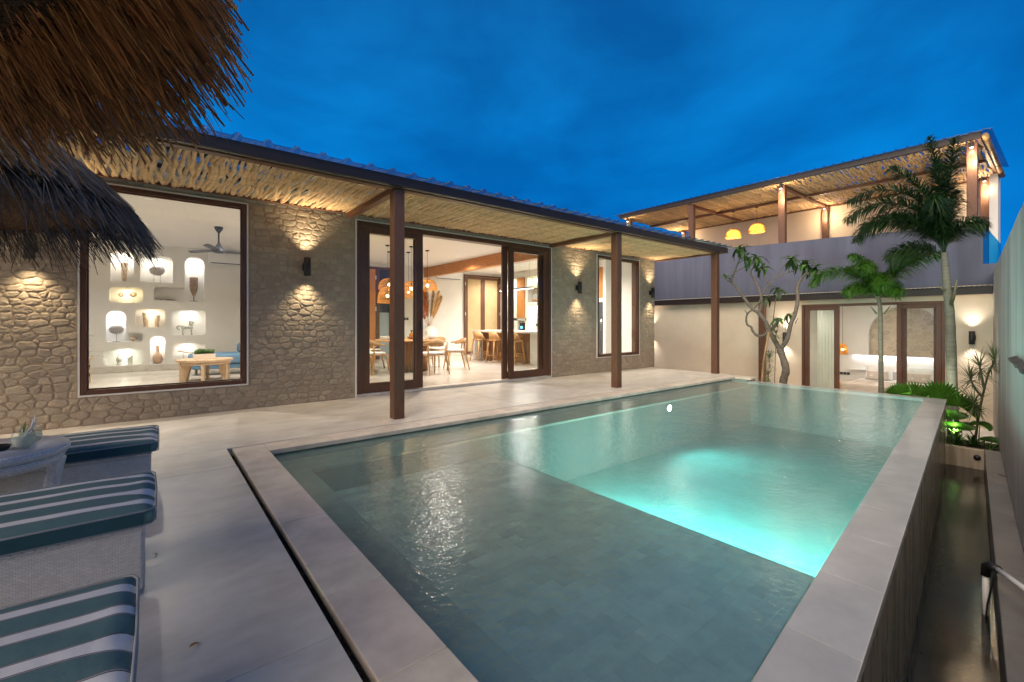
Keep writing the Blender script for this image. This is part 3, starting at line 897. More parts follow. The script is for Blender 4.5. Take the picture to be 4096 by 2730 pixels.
def cdt_wall(name, outer, holes, y, m, parent):
    pts = [Vector(p) for p in outer]; fcs = [list(range(len(outer)))]
    loops = []
    edges = [(i, (i + 1) % len(outer)) for i in range(len(outer))]
    for h in holes:
        o_ = len(pts); pts += [Vector(p) for p in h]
        edges += [(o_ + i, o_ + (i + 1) % len(h)) for i in range(len(h))]
    V_, E_, F_, *_r = delaunay_2d_cdt(pts, edges, [], 1, 1e-6)
    def inside(p, poly):
        c = False; j = len(poly) - 1
        for i in range(len(poly)):
            if (poly[i][1] > p[1]) != (poly[j][1] > p[1]) and p[0] < (poly[j][0] - poly[i][0]) * (p[1] - poly[i][1]) / (poly[j][1] - poly[i][1]) + poly[i][0]: c = not c
            j = i
        return c
    fs = []
    for f in F_:
        c = sum((V_[i] for i in f), Vector((0, 0))) / len(f)
        if not any(inside(c, h) for h in holes): fs.append(tuple(f))
    return G().add([y(v[0], v[1]) for v in V_], fs).build(name, m, parent)
cdt_wall('niche_wall', [(X0W + .15, 0.05), (2.15, 0.05), (2.15, 3.1), (X0W + .15, 3.1)], niches, lambda a, b: (a, YB, b), mt['render_white'], villa)
G().box(X0W, 14.20, 0, 2.15, 14.3, 3.25).build('inner_wall', mt['render_white'], villa)
for h in niches:
    k = len(h); D = 0.26
    vs = [(x, YB, z) for x, z in h] + [(x, YB + D, z) for x, z in h]
    # back cap triangulated
    me_b = bmesh.new()
    bv = [me_b.verts.new(v) for v in vs]
    for i in range(k): me_b.faces.new((bv[i], bv[(i + 1) % k], bv[k + (i + 1) % k], bv[k + i]))
    fcap = me_b.faces.new(bv[k:])
    bmesh.ops.triangulate(me_b, faces=[fcap])
    me = bpy.data.meshes.new('niche'); me_b.to_mesh(me); me_b.free()
    me.materials.append(mt['render_white'])
    link('niche', me, villa)

# frames, glass, plaster reveals
def ring(g, x0, x1, z0, z1, w, y0, y1, bottom=True):
    g.box(x0, y0, z0, x0 + w, y1, z1); g.box(x1 - w, y0, z0, x1, y1, z1)
    g.box(x0 + w, y0, z1 - w, x1 - w, y1, z1)
    if bottom: g.box(x0 + w, y0, z0, x1 - w, y1, z0 + w)
def window(w_, name='window'):
    g = G(); ring(g, w_[0] - .02, w_[1] + .02, w_[2] - .02, w_[3] + .02, .018, YW - .022, YW + .05)
    g.build('reveal', mt['render_white'], villa)
    g = G(); ring(g, w_[0], w_[1], w_[2], w_[3], .056, YW - .018, YW + .09)
    f_ = g.build('window_frame', mt['frame'], villa, bevel=.003)
    g = G(); ring(g, w_[0] + .057, w_[1] - .057, w_[2] + .057, w_[3] - .057, .014, YW + .02, YW + .06)
    g.build('glazing_bead', mt['frame'], f_)
    g = G(); ring(g, w_[0] + .004, w_[1] - .004, w_[2] + .004, w_[3] - .004, .03, YW + .091, YW + .205); g.build('inner_lining', mt['wood_z'], f_)
    G().box(w_[0] + .05, YW + .036, w_[2] + .05, w_[1] - .05, YW + .042, w_[3] - .05).build('pane', mt['glass'], f_)
window(WIN1); window(WIN2)
g = G(); ring(g, DOOR[0] - .02, DOOR[1] + .02, 0, DOOR[3] + .02, .018, YW - .022, YW + .05, False)
g.build('reveal', mt['render_white'], villa)
g = G(); ring(g, DOOR[0], DOOR[1], 0.051, DOOR[3], .085, YW - .018, YW + .17, False)
g.build('door_frame', mt['frame'], villa, bevel=.004)
def slider(x0, x1, y, st=.13):
    g = G()
    z0, z1 = 0.06, 2.79
    g.box(x0, y, z0, x0 + st, y + .045, z1); g.box(x1 - st, y, z0, x1, y + .045, z1)
    g.box(x0 + st, y, z1 - .10, x1 - st, y + .045, z1); g.box(x0 + st, y, z0, x1 - st, y + .045, z0 + .15)
    d_ = g.build('sliding_door', mt['frame'], villa, bevel=.003)
    G().box(x0 + st - .005, y + .02, z0 + .145, x1 - st + .005, y + .026, z1 - .095).build('pane', mt['glass'], d_)
    return d_
d1 = slider(2.646, 3.745, YW - .005); d1b = slider(2.70, 3.70, YW + .055, .10)
d2 = slider(5.70, 6.793, YW - .005); d3 = slider(5.575, 6.70, YW + .055)
for d_, x_ in ((d1, 3.69), (d3, 5.64)):
    G().box(x_ - .012, YW - .012 if d_ is d1 else YW + .045, 1.08, x_ + .012, YW - .004 if d_ is d1 else YW + .054, 1.26).build('handle', mt['black'], d_, bevel=.003)

# ================================================================ front pergola
perg = thing('pergola', 'long timber pergola with peeled branch ceiling and clear sheet roof along villa', 'pergola', (4, 5.3, 0))
for xc in (-1.9, 2.41, 6.79, 10.53):
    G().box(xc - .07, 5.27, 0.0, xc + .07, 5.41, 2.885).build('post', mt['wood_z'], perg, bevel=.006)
G().box(-3.0, 5.185, 2.90, 10.845, 5.245, 3.02).build('fascia_beam', mt['fascia'], perg, bevel=.004)
G().box(-3.0, 5.246, 2.905, 10.84, 5.262, 2.93).build('fascia_trim', mt['render_white'], perg)
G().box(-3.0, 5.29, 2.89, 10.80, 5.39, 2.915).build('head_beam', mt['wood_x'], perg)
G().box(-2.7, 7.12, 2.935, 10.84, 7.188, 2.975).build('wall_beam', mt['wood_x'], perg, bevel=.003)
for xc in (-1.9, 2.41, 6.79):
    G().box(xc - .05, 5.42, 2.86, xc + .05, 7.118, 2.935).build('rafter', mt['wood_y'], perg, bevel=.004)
G().box(10.76, 5.262, 2.90, 10.84, 7.118, 3.01).build('end_beam', mt['wood_y'], perg, bevel=.004)
for yc in (5.9, 6.6):
    G().box(-3.0, yc - .03, 3.01, 10.75, yc + .03, 3.05).build('purlin', mt['fascia'], perg)

def branch_mesh(seed, L, r, amp, n=16):
    """a crooked peeled branch lying along y, from 0 to L"""
    rnd = random.Random(seed)
    pts, rad = [], []
    ph = [rnd.uniform(0, 6.28) for _ in range(6)]
    f1, f2, f3 = rnd.uniform(3.5, 6), rnd.uniform(8, 13), rnd.uniform(17, 26)
    for i in range(n + 1):
        t = L * i / n
        x = amp * (math.sin(t * f1 + ph[0]) + 0.62 * math.sin(t * f2 + ph[1]) + 0.30 * math.sin(t * f3 + ph[4]))
        z = amp * 0.4 * math.sin(t * f1 * 1.3 + ph[2])
        pts.append((x, t, z))
        rad.append(r * (1 + 0.16 * math.sin(t * 7 + ph[3]) + rnd.uniform(-.13, .15)) * (0.88 if i in (0, n) else 1))
    g = G(); g.tube(pts, rad, 7)
    if rnd.random() < .45:     # a forked twig
        i = rnd.randint(4, n - 5); p = pts[i]; sgn = rnd.choice((-1, 1))
        q = [(p[0], p[1], p[2]), (p[0] + sgn * .03, p[1] + .07, p[2]), (p[0] + sgn * .042, p[1] + .17, p[2]), (p[0] + sgn * .036, p[1] + .30, p[2])]
        g.tube(q, [r * .75, r * .62, r * .55, r * .42], 6)
    me = bpy.data.meshes.new('branch'); me.from_pydata(g.v, [], g.f); me.polygons.foreach_set('use_smooth', g.s)
    return me
bm_front = [branch_mesh(s_, 1.86, 0.0235, 0.0135) for s_ in range(26)]
for m_ in bm_front: m_.materials.append(mt['stick'])
x = -2.95
while x < 10.74:
    me = random.choice(bm_front)
    o = link('branch', me, perg)
    flip = random.random() < .5
    s_ = rr(.8, 1.25)
    o.location = (x, 7.128 if flip else 5.262, 2.962 + rr(-.004, .006))
    o.rotation_euler = (0, rr(-.25, .25), PI if flip else 0)
    o.scale = (s_, 1, s_)
    x += 0.0545 * rr(.78, 1.2)

def corrugated(name, axis, a0, a1, b0, b1, z, pitch, h, parent, m, slope=0.0, th=.35):
    """ribbed sheet; ribs run along the other axis from b0 to b1"""
    vs, fs = [], []
    prof = []
    a = a0
    while a < a1:
        prof += [(a, 0), (a + pitch * (1 - th) * .5, 0), (a + pitch * (1 - th) * .5 + pitch * .1, h), (a + pitch * (1 - th) * .5 + pitch * th * .7, h), (a + pitch * (1 - th) * .5 + pitch * th, 0)]
        a += pitch
    prof = [(min(p, a1), q) for p, q in prof]
    for p, q in prof:
        for b, dz in ((b0, 0), (b1, slope)):
            vs.append((p, b, z + q + dz) if axis == 'x' else (b, p, z + q + dz))
    for i in range(len(prof) - 1): fs.append((2 * i, 2 * i + 1, 2 * i + 3, 2 * i + 2))
    return G().add(vs, fs).build(name, m, parent)
corrugated('roof_sheet', 'x', -3.0, 10.99, 5.12, 7.2, 3.045, 0.27, 0.034, perg, mt['poly'], 0.05)

# ================================================================ guest wing behind the pool
gw = thing('guest_wing', 'cream guest wing with sliding glass doors and a grey parapet above', 'building', (13.3, 4, -0.96))
XG, ZG = 13.3, -0.95
BD = (1.69, 4.42, 1.69)
g = G()
g.box(XG, cw(13.3) - .1, -1.4, XG + .2, BD[0], 1.97); g.box(XG, BD[1], -1.4, XG + .2, 10.2, 1.97); g.box(XG, BD[0], BD[2], XG + .2, BD[1], 1.97)
g.build('wall', mt['cream'], gw)
g = G()
g.box(16.9, cw(16.9) - .1, -.95, 17.3, 5.3, ZG + .2)
g.build('plinth', mt['render_white'], gw)
for b_ in ((XG + .2, 5.10, -.95, 17.15, 5.25, 1.9), (XG + .2, .80, -.95, 17.15, .95, 1.9), (17.2, .8, -.95, 17.3, 5.25, 1.9)):
    G().box(*b_).build('inner_wall', mt['render_white'], gw)
# arched stone niche in the headboard wall
AY0, AY1, AZ0, AZS = 2.17, 3.83, 0.25, 0.87
ah = [(AY0, AZ0), (AY1, AZ0)] + arc_pts((AY0 + AY1) / 2, AZS, (AY1 - AY0) / 2, 0, PI, 18)
cdt_wall('headboard_wall', [(.95, -.75), (5.1, -.75), (5.1, 1.9), (.95, 1.9)], [ah], lambda a, b: (16.9, a, b), mt['render_white'], gw)
k = len(ah)
G().add([(16.9, a, b) for a, b in ah] + [(17.09, a, b) for a, b in ah], [(i, (i + 1) % k, k + (i + 1) % k, k + i) for i in range(k)]).build('niche_reveal', mt['render_white'], gw)
G().box(17.10, AY0 - .1, AZ0 - .1, 17.12, AY1 + .1, AZS + .95).build('niche_back', mt['niche_mortar'], gw)
fp = [p for p in cells(AY0, AY1, AZ0, AZS + .83, 0.15, 0.12, 0.26, sx=.95, jit=.05, seed=5)]
rest = G()
fp.sort(key=parea, reverse=True)
nb = bpy.data.objects[[o.name for o in gw.children if o.name.startswith('niche_back')][0]]
for i, p in enumerate(fp):
    g = G(); stone(g, p, lambda u, v, h: (17.10 - h, u, v), gap=.006, pmin=.006, pmax=.011, rough=.001); g.build('flagstone', mt['flag'], nb)
G().box(XG + .2, .95, -1.0, 17.2, 5.1, ZG).build('bedroom_floor', mt['floor_in'], kind='structure')
G().box(XG + .2, .8, 1.85, 17.3, 5.25, 1.95).build('ceiling', mt['ceiling'], gw)
# sliding doors
def ringy(g, y0, y1, z0, z1, w, x0, x1, bottom=True):
    g.box(x0, y0, z0, x1, y0 + w, z1); g.box(x0, y1 - w, z0, x1, y1, z1)
    g.box(x0, y0 + w, z1 - w, x1, y1 - w, z1)
    if bottom: g.box(x0, y0 + w, z0, x1, y1 - w, z0 + w)
g = G(); ringy(g, BD[0], BD[1], ZG + .001, BD[2], .06, XG - .02, XG + .16)
g.build('door_frame', mt['wood_z'], gw, bevel=.004)
def slidery(y0, y1, x, st=.085):
    g = G(); z0, z1 = ZG + .062, BD[2] - .062
    g.box(x, y0, z0, x + .045, y0 + st, z1); g.box(x, y1 - st, z0, x + .045, y1, z1)
    g.box(x, y0 + st, z1 - .09, x + .045, y1 - st, z1); g.box(x, y0 + st, z0, x + .045, y1 - st, z0 + .12)
    d_ = g.build('sliding_door', mt['wood_z'], gw, bevel=.003)
    G().box(x + .02, y0 + st - .005, z0 + .11, x + .026, y1 - st + .005, z1 - .085).build('pane', mt['glass'], d_)
slidery(3.60, 4.355, XG + .0); slidery(3.66, 4.34, XG + .07, .07); slidery(1.755, 2.50, XG + .0); slidery(1.80, 2.42, XG + .07)
# eave board over the doors
G().box(13.10, cw(13.1) + .01, 1.80, 13.16, 10.0, 1.955).build('eave_board', mt['fascia'], gw, bevel=.004)
G().box(13.162, cw(13.1) + .01, 1.972, 13.299, 10.0, 1.985).build('eave_slab', mt['cream'], gw)
corrugated('eave_sheet', 'y', 1.0, 10.0, 13.06, 13.25, 1.957, 0.076, 0.014, gw, mt['poly'], 0, .5)
g = G()
yy = cw(13.1) + .03
while yy < 9.9:
    L = rr(.3, .7); g.box(13.12, yy, 1.786, 13.28, min(yy + L, 9.95), 1.797 + rr(-.004, .001)); yy += L + .01
g.build('eave_lath', mt['teak_old'], gw)
# parapet
par = [(0.93, 1.99), (10.0, 1.99), (10.0, 3.33), (8.84, 3.36), (6.4, 3.40), (3.9, 3.34), (1.12, 3.235), (1.12, 2.41), (0.93, 2.41)]
k = len(par)
G().add([(13.17, a, b) for a, b in par] + [(13.30, a, b) for a, b in par],
        [tuple(range(k)), tuple(range(2 * k - 1, k - 1, -1))] + [(i, k + i, k + (i + 1) % k, (i + 1) % k) for i in range(k)]).build('parapet', mt['parapet'], gw)
G().box(13.305, 1.12, 2.41, 17.0, 1.14, 3.235).build('side_screen', mt['glass_teal'], gw)
G().box(13.305, 1.15, 2.05, 17.3, 10.0, 2.12).build('terrace_floor', mt['deck'], gw)
G().box(17.05, 1.15, 2.12, 17.25, 9.75, 4.99).build('terrace_wall', mt['terrace_wall'], gw)
for y0, y1 in ((7.0, 7.04), (2.8, 2.84)):
    G().box(17.02, y0, 2.12, 17.049, y1, 4.6).build('door_jamb', mt['terrace_wall'], gw)
# white rendered return walls seen at the right end
G().box(16.6, 1.15, 2.12, 17.045, 1.30, 5.0).build('return_wall', mt['render_white'], gw)

# timber posts under the eave
ep = thing('eave_post', 'brown timber post standing in the garden behind the frangipani tree', 'post', (13.0, 5.28, -.96))
G().box(12.95, 5.21, -.96, 13.09, 5.36, 1.80).build('shaft', mt['wood_z'], ep, bevel=.005)

up = thing('roof_terrace_pergola', 'upper terrace pergola with branch ceiling sloping against the evening sky', 'pergola', (15, 5.5, 2.12))
for yc in (1.30, 4.95, 7.60, 10.02):
    G().box(13.40, yc - .08, 2.12, 13.56, yc + .08, 5.0).build('post', mt['wood_z'], up, bevel=.006)
for yc in (1.40, 4.95, 9.88):
    G().box(16.84, yc - .075, 2.12, 16.99, yc + .075, 4.96).build('post', mt['wood_z'], up, bevel=.006)
G().box(13.31, 1.16, 5.035, 13.37, 10.35, 5.175).build('fascia_beam', mt['fascia'], up, bevel=.005)
G().box(13.373, 10.22, 5.03, 17.2, 10.28, 5.11).build('edge_beam', mt['fascia'], up)
G().box(13.373, 1.17, 5.03, 17.2, 1.23, 5.11).build('edge_beam', mt['wood_x'], up)
G().box(15.02, 1.24, 4.93, 15.10, 10.2, 5.0).build('mid_beam', mt['wood_y'], up)
G().box(16.98, 1.24, 4.965, 17.045, 10.2, 5.03).build('rear_beam', mt['wood_y'], up)
for yc in (4.95, 7.60):
    G().box(13.57, yc - .05, 4.93, 15.01, yc + .05, 5.0).build('rafter', mt['wood_x'], up)
    G().box(15.11, yc - .05, 4.93, 16.83, yc + .05, 5.0).build('rafter', mt['wood_x'], up)
bm_up = [branch_mesh(100 + s_, 1.86, 0.023, 0.016) for s_ in range(18)]
for m_ in bm_up: m_.materials.append(mt['stick2'])
for (xa, xb) in ((13.375, 15.15), (15.2, 17.04)):
    y_ = 1.27
    while y_ < 10.2:
        me = random.choice(bm_up)
        o = link('branch', me, up)
        flip = random.random() < .5
        s_ = rr(.85, 1.3); L = (xb - xa) / 1.86
        o.location = (xa if flip else xb, y_, 5.03 + rr(-.004, .004))
        o.rotation_euler = (0, 0, -PI / 2 if flip else PI / 2)
        o.scale = (s_, L, s_)
        y_ += 0.047 * rr(.78, 1.22)
corrugated('roof_sheet', 'y', 1.0, 10.5, 13.22, 17.3, 5.165, 0.20, 0.022, up, mt['poly'], 0.10)
gt = [(13.3 + i * .25, 1.10, 5.06 - i * .004) for i in range(16)]
G().tube(gt, .055, 10, smooth=True).build('bamboo_gutter', mt['bamboo'], up)
g = G()
for i in range(1, 16, 3): g.tube([(13.3 + i * .25 - .012, 1.10, 5.06 - i * .004), (13.3 + i * .25 + .012, 1.10, 5.06 - i * .004)], .063, 10)
g.build('gutter_strap', mt['black'], up)
# ================================================================ wall lamps
WARM = (1.0, 0.80, 0.52)
NEUT = (1.0, 0.90, 0.78)
def sconce(x, y, z, nx, ny, label, group, col, power, h=.27, spread=108):
    """up and down wall lamp; (nx, ny) points away from the wall"""
    t = thing('wall_lamp', label, 'wall lamp', (x, y, z), group)
    cx_, cy_ = x + nx * .095, y + ny * .095
    tx, ty = -ny, nx
    g = G()
    r0, r1 = .047, .040
    g.lathe((cx_, cy_, z - h / 2), [(r1, .012), (r1, 0.0), (r0, 0.0), (r0, h), (r1, h), (r1, h - .012)], 24)
    g.build('lamp_body', mt['black'], t)
    a, b = (x + nx * .004, y + ny * .004), (x + nx * .055, y + ny * .055)
    G().box(min(a[0], b[0]) - abs(tx) * .05, min(a[1], b[1]) - abs(ty) * .05, z - .055, max(a[0], b[0]) + abs(tx) * .05, max(a[1], b[1]) + abs(ty) * .05, z + .055).build('bracket', mt['black'], t, bevel=.004)
    for s_ in (-1, 1):
        G().lathe((cx_, cy_, z + s_ * (h / 2 - .016)), [(.038, 0), (.038, .002)], 16).build('lens', mt['em_down'], t)
        lamp('lamp_light', 'SPOT', (cx_, cy_, z + s_ * (h / 2 + .004)), power * (1.1 if s_ > 0 else .95), col, t, dir=(nx * .16, ny * .16, s_), spot_size=R(spread), spot_blend=1.0, shadow_soft_size=.045)
gs = 'black wall lamps on the stone facade'
sconce(-1.06, YW - .02, 2.045, 0, -1, 'black up and down wall lamp left of the living room window', gs, WARM, 20)
sconce(1.785, YW - .02, 2.045, 0, -1, 'black up and down wall lamp between the living room window and the sliding doors', gs, WARM, 20)
sconce(7.70, YW - .02, 2.03, 0, -1, 'black up and down wall lamp between the sliding doors and the narrow window', gs, WARM, 20)
sconce(10.60, YW - .02, 2.035, 0, -1, 'black up and down wall lamp at the far right end of the stone wall', gs, WARM, 18)
gs = 'black wall lamps on the cream guest wing'
sconce(XG, 8.95, 0.915, -1, 0, 'wall lamp half hidden behind the corner of the stone wall', gs, NEUT, 22)
sconce(XG, 4.80, 0.83, -1, 0, 'wall lamp behind the frangipani tree, left of the bedroom doors', gs, NEUT, 12)
sconce(XG, 1.28, 0.905, -1, 0, 'wall lamp right of the bedroom doors, behind the tall palm', gs, NEUT, 13)

# ================================================================ ceiling lights
def downlight(x, y, z, label, group, power, col=NEUT, r=.05, size=150):
    t = thing('downlight', label, 'ceiling light', (x, y, z), group)
    G().lathe((x, y, z - .008), [(r, 0), (r + .014, 0), (r + .014, .0075), (r, .0075)], 20).build('trim_ring', mt['white_gloss'], t)
    G().lathe((x, y, z - .006), [(r, 0), (r, .003)], 20).build('lens', mt['em_down'], t)
    lamp('lamp_light', 'SPOT', (x, y, z - .02), power * 2.0, col, t, dir=(0, 0, -1), spot_size=R(size), spot_blend=.9, shadow_soft_size=.05)
gl_ = 'round downlights in the living room ceiling'
downlight(-.07, 8.74, 3.1, 'bright living room downlight nearest the big window', gl_, 62)
downlight(-.12, 10.99, 3.1, 'second living room downlight, beside the edge of the lower thatch', gl_, 62)
downlight(1.35, 9.9, 3.1, 'added living room downlight near the ceiling fan', gl_, 40)  # added to brighten the living room, no known fitting
gl_ = 'round downlights in the dining room ceiling'
downlight(5.01, 8.79, 3.1, 'bright dining room downlight nearest the open sliding doors', gl_, 62)
downlight(6.77, 10.95, 3.1, 'dining room downlight in front of the long brown beam', gl_, 62)
downlight(9.89, 13.07, 3.1, 'small downlight behind the beam, above the cane doors', gl_, 52)
downlight(3.2, 10.6, 3.1, 'added dining room downlight left of the table', gl_, 50)  # extra lamp added for the left side of the dining room
downlight(9.4, 9.3, 3.1, 'added kitchen ceiling downlight above the fridge aisle', gl_, 55)  # added light for the fridge aisle, fitting unseen
downlight(9.3, 8.15, 3.1, 'kitchen ceiling downlight behind the narrow window', gl_, 40)
downlight(9.4, 11.2, 3.1, 'added kitchen ceiling downlight above the stools', gl_, 45)  # added light over the bar, fitting unseen
gl_ = 'added downlights in the bedroom ceiling'
downlight(14.6, 3.2, 1.85, 'added bedroom ceiling downlight above the foot of the bed', gl_, 7)  # added to light the bed, no fitting known here
downlight(14.35, 4.35, 1.85, 'added bedroom ceiling downlight on the pendant side', gl_, 12)  # lamp added to brighten the curtain side of the room
# post-top spot lamps of the terrace pergola
for k_, (x, y, s_, lab) in enumerate(((13.48, 4.95, -1, 'post lamp at the top of the second front post'), (13.48, 1.30, -1, 'post lamp at the top right corner post, behind the tall palm'),
                          (13.48, 10.02, -1, 'post lamp at the far left corner of the terrace pergola'), (16.915, 4.95, -1, 'post lamp on the rear post in front of the terrace wall'),
                          (16.915, 9.88, -1, 'post lamp on the rear left post above the front pergola roof'), (16.915, 1.40, -1, 'post lamp on the rear right post beside the bamboo gutter'))):
    t = thing('post_lamp', lab, 'spot lamp', (x - .12, y, 4.93), 'small spot lamps on the terrace posts')
    G().lathe((x - .12, y, 4.88), [(.03, 0.006), (.03, 0), (.036, 0), (.036, .07), (.0, .075)], 14).build('lamp_body', mt['black'], t)
    G().lathe((x - .12, y, 4.883), [(.029, 0), (.029, .003)], 12).build('lens', mt['em_down'], t)
    lamp('lamp_light', 'SPOT', (x - .12, y, 4.87), 5, NEUT, t, dir=(.16, 0, -1), spot_size=R(75), spot_blend=.6, shadow_soft_size=.03)
    lamp('lamp_light', 'POINT', (x - .30, y - .05, 4.60), 11, (1, .74, .44), t, shadow_soft_size=.05)

# ================================================================ rattan pendants
def pendant(c, r, h, ztop, label, group, power, style='bell', m=None, glow=1.0):
    """basket shade: c is the centre of the lower rim"""
    t = thing('pendant_lamp', label, 'pendant lamp', c, group)
    x, y, z = c
    G().cyl((x, y, z + h), (x, y, ztop - .02), .004, n=6).build('cord', mt['black'], t)
    G().lathe((x, y, ztop - .025), [(.05, 0), (.05, .024)], 14).build('ceiling_rose', mt['black'], t)
    g = G(); nr = 46
    prof = []
    for i in range(9):
        q = i / 8
        if style == 'bell': rad = r * (1 - 0.10 * q) * math.sqrt(max(0, 1 - max(0, (q - .25) / .75) ** 2.4)) + .012
        else: rad = r * math.sqrt(max(0, 1 - q ** 2.1)) + .012
        prof.append((rad, h * q))
    for k_ in range(nr):
        a = 2 * PI * k_ / nr
        pts = [(x + p_ * math.cos(a), y + p_ * math.sin(a), z + q_) for p_, q_ in prof]
        g.tube(pts, .0052, 4, smooth=False)
    g.build('rib', mt['rattan'], t, kind='stuff')
    g = G()
    for j in (0, 1, 3, 5, 7):
        rad, q_ = prof[j]
        pts = [(x + rad * math.cos(2 * PI * i / 24), y + rad * math.sin(2 * PI * i / 24), z + q_) for i in range(25)]
        g.tube(pts, .007 if j == 0 else .005, 5, cap=False)
    g.build('hoop', mt['rattan'], t)
    G().ball((x, y, z + h * .42), .032, 12, 8).build('bulb', mt['em_bulb'], t)
    G().cyl((x, y, z + h * .52), (x, y, z + h), .014, n=8).build('socket', mt['black'], t)
    lamp('lamp_light', 'POINT', (x, y, z + h * .42), power, (1, .66, .28), t, shadow_soft_size=.035)
    return t
gp = 'golden rattan pendants over the dining table'
pendant((4.85, 11.25, 2.10), .26, .30, 3.1, 'leftmost rattan pendant above the dining table, in front of the wooden door', gp, 9)
pendant((5.28, 11.0, 1.87), .26, .36, 3.1, 'rattan pendant hanging lowest to the right of the pergola post', gp, 9)
pendant((4.42, 10.35, 1.70), .22, .40, 3.1, 'long rattan pendant left of the pergola post', gp, 9)
pendant((4.95, 10.15, 1.92), .25, .33, 3.1, 'rattan pendant just right of the pergola post', gp, 9)
pendant((5.55, 10.45, 2.06), .24, .30, 3.1, 'rightmost rattan pendant half hidden by the sliding door stile', gp, 9)
gp = 'woven dome pendants on the upper terrace'
for (x, y, z, lab) in ((15.06, 7.03, 4.05, 'left glowing dome pendant on the upper terrace'), (15.06, 6.28, 4.12, 'right glowing dome pendant on the upper terrace')):
    t = pendant((x, y, z), .235, .29, 4.93, lab, gp, 70, 'dome')
    # inner woven lining and two cane loops
    prof = [(.215 * math.sqrt(max(0, 1 - (i / 8) ** 2.1)) + .01, .28 * i / 8 + .003) for i in range(9)]
    g = G(); g.lathe((x, y, z), prof[:7], 24)
    g.f = g.f[:-2]; g.s = g.s[:-2]
    g.build('woven_lining', mt['rattan'], t)
    for s_ in (-1, 1):
        G().tube([(x, y + s_ * .07, z + .27), (x, y + s_ * .105, z + .35), (x, y + s_ * .125, z + .33), (x, y + s_ * .10, z + .24)], .006, 6).build('loop', mt['rattan'], t)
pendant((15.5, 4.115, .32), .115, .31, 1.85, 'amber rattan bell pendant beside the bed', 'bedside pendants', 9)

# ================================================================ hidden strip above the bed, garden spot, pool lamps
t = thing('cove_light', 'hidden white light strip on the ledge above the pillows', 'light strip', (16.87, 3.0, .2))
G().box(16.80, 1.3, -.22, 16.897, 4.3, -.20).build('ledge', mt['render_white'], t)
lamp('lamp_light', 'AREA', (16.84, 2.9, .235), 2.2, (.93, .95, 1), t, dir=(.25, 0, -1), shape='RECTANGLE', size=2.6, size_y=.05)

t = thing('garden_spot', 'small garden spotlight lighting the fan palm leaves bright green', 'garden light', (10.35, 1.30, -.80))
G().cyl((10.35, 1.20, -.80), (10.35, 1.20, -.70), .008, n=6).build('spike', mt['black'], t)
G().cyl((10.35, 1.20, -.72), (10.39, 1.22, -.64), .026, .032, n=12).build('lamp_body', mt['black'], t)
lamp('lamp_light', 'SPOT', (10.40, 1.225, -.625), 24, (.92, 1, .80), t, dir=(.42, .16, 1), spot_size=R(120), spot_blend=.7, shadow_soft_size=.03)
t = thing('garden_spot', 'added garden spotlight at the foot of the small palm behind the pool', 'garden light', (11.2, 2.4, -.86))
G().cyl((11.2, 2.75, -.86), (11.2, 2.75, -.74), .008, n=6).build('spike', mt['black'], t)
G().cyl((11.2, 2.75, -.76), (11.24, 2.74, -.68), .026, .032, n=12).build('lamp_body', mt['black'], t)
lamp('lamp_light', 'SPOT', (11.25, 2.74, -.665), 60, (.92, 1, .84), t, dir=(.16, -.03, 1), spot_size=R(52), spot_blend=.8, shadow_soft_size=.03)  # added lamp that brightens the small palm from below
t = thing('garden_spot', 'added garden spotlight at the foot of the frangipani tree', 'garden light', (11.3, 4.7, -.86))
G().cyl((11.3, 4.7, -.86), (11.3, 4.7, -.74), .008, n=6).build('spike', mt['black'], t)
G().cyl((11.3, 4.7, -.76), (11.33, 4.7, -.68), .026, .032, n=12).build('lamp_body', mt['black'], t)
lamp('lamp_light', 'SPOT', (11.34, 4.7, -.665), 9, (1, .95, .85), t, dir=(.14, 0, 1), spot_size=R(60), spot_blend=.8, shadow_soft_size=.03)  # weak added light for the frangipani trunk, fitting unseen

t = thing('garden_spot', 'added garden spotlight beneath the large fan palm leaves behind the pool corner', 'garden light', (10.55, 1.62, -.86))
G().cyl((10.55, 1.62, -.86), (10.55, 1.62, -.76), .008, n=6).build('spike', mt['black'], t)
G().cyl((10.55, 1.62, -.78), (10.57, 1.61, -.70), .026, .032, n=12).build('lamp_body', mt['black'], t)
lamp('lamp_light', 'SPOT', (10.572, 1.608, -.685), 46, (.95, 1, .80), t, dir=(.12, -.12, 1), spot_size=R(100), spot_blend=.8, shadow_soft_size=.04)  # second fan palm lamp, added to brighten the upright leaves

def pool_lamp(x, y, z, nx, ny, power, label):
    t = thing('pool_lamp', label, 'pool light', (x, y, z), 'underwater pool lights')
    p0 = Vector((x, y, z)); n_ = Vector((nx, ny, 0))
    G().cyl(p0, p0 + n_ * .018, .075, .065, 20).build('bezel', mt['steel'], t)
    G().cyl(p0 + n_ * .019, p0 + n_ * .022, .055, .055, 16).build('lens', mt['em_pool'], t)
    lamp('lamp_light', 'SPOT', p0 + n_ * .06, power, (.62, 1.0, .95), t, dir=(nx, ny, -.10), spot_size=R(155), spot_blend=1.0, shadow_soft_size=.09)
pool_lamp(XS + .021, 1.4, -.56, 1, 0, 225, 'underwater lamp in the step below the shallow shelf, nearest the overflow edge')
pool_lamp(XS + .021, 2.2, -.56, 1, 0, 170, 'underwater lamp in the middle of the step below the shallow shelf')
pool_lamp(XS + .021, 3.0, -.56, 1, 0, 150, 'underwater lamp in the step below the shallow shelf, nearest the villa')
pool_lamp(6.9, 4.318, -.25, 0, -1, 65, 'underwater lamp in the bench below the villa side of the pool')
# small recessed deck markers along the coping
for (x, y) in ((5.55, 4.93), (6.65, 4.93), (0.05, 4.18), (0.13, 4.30)):
    pass
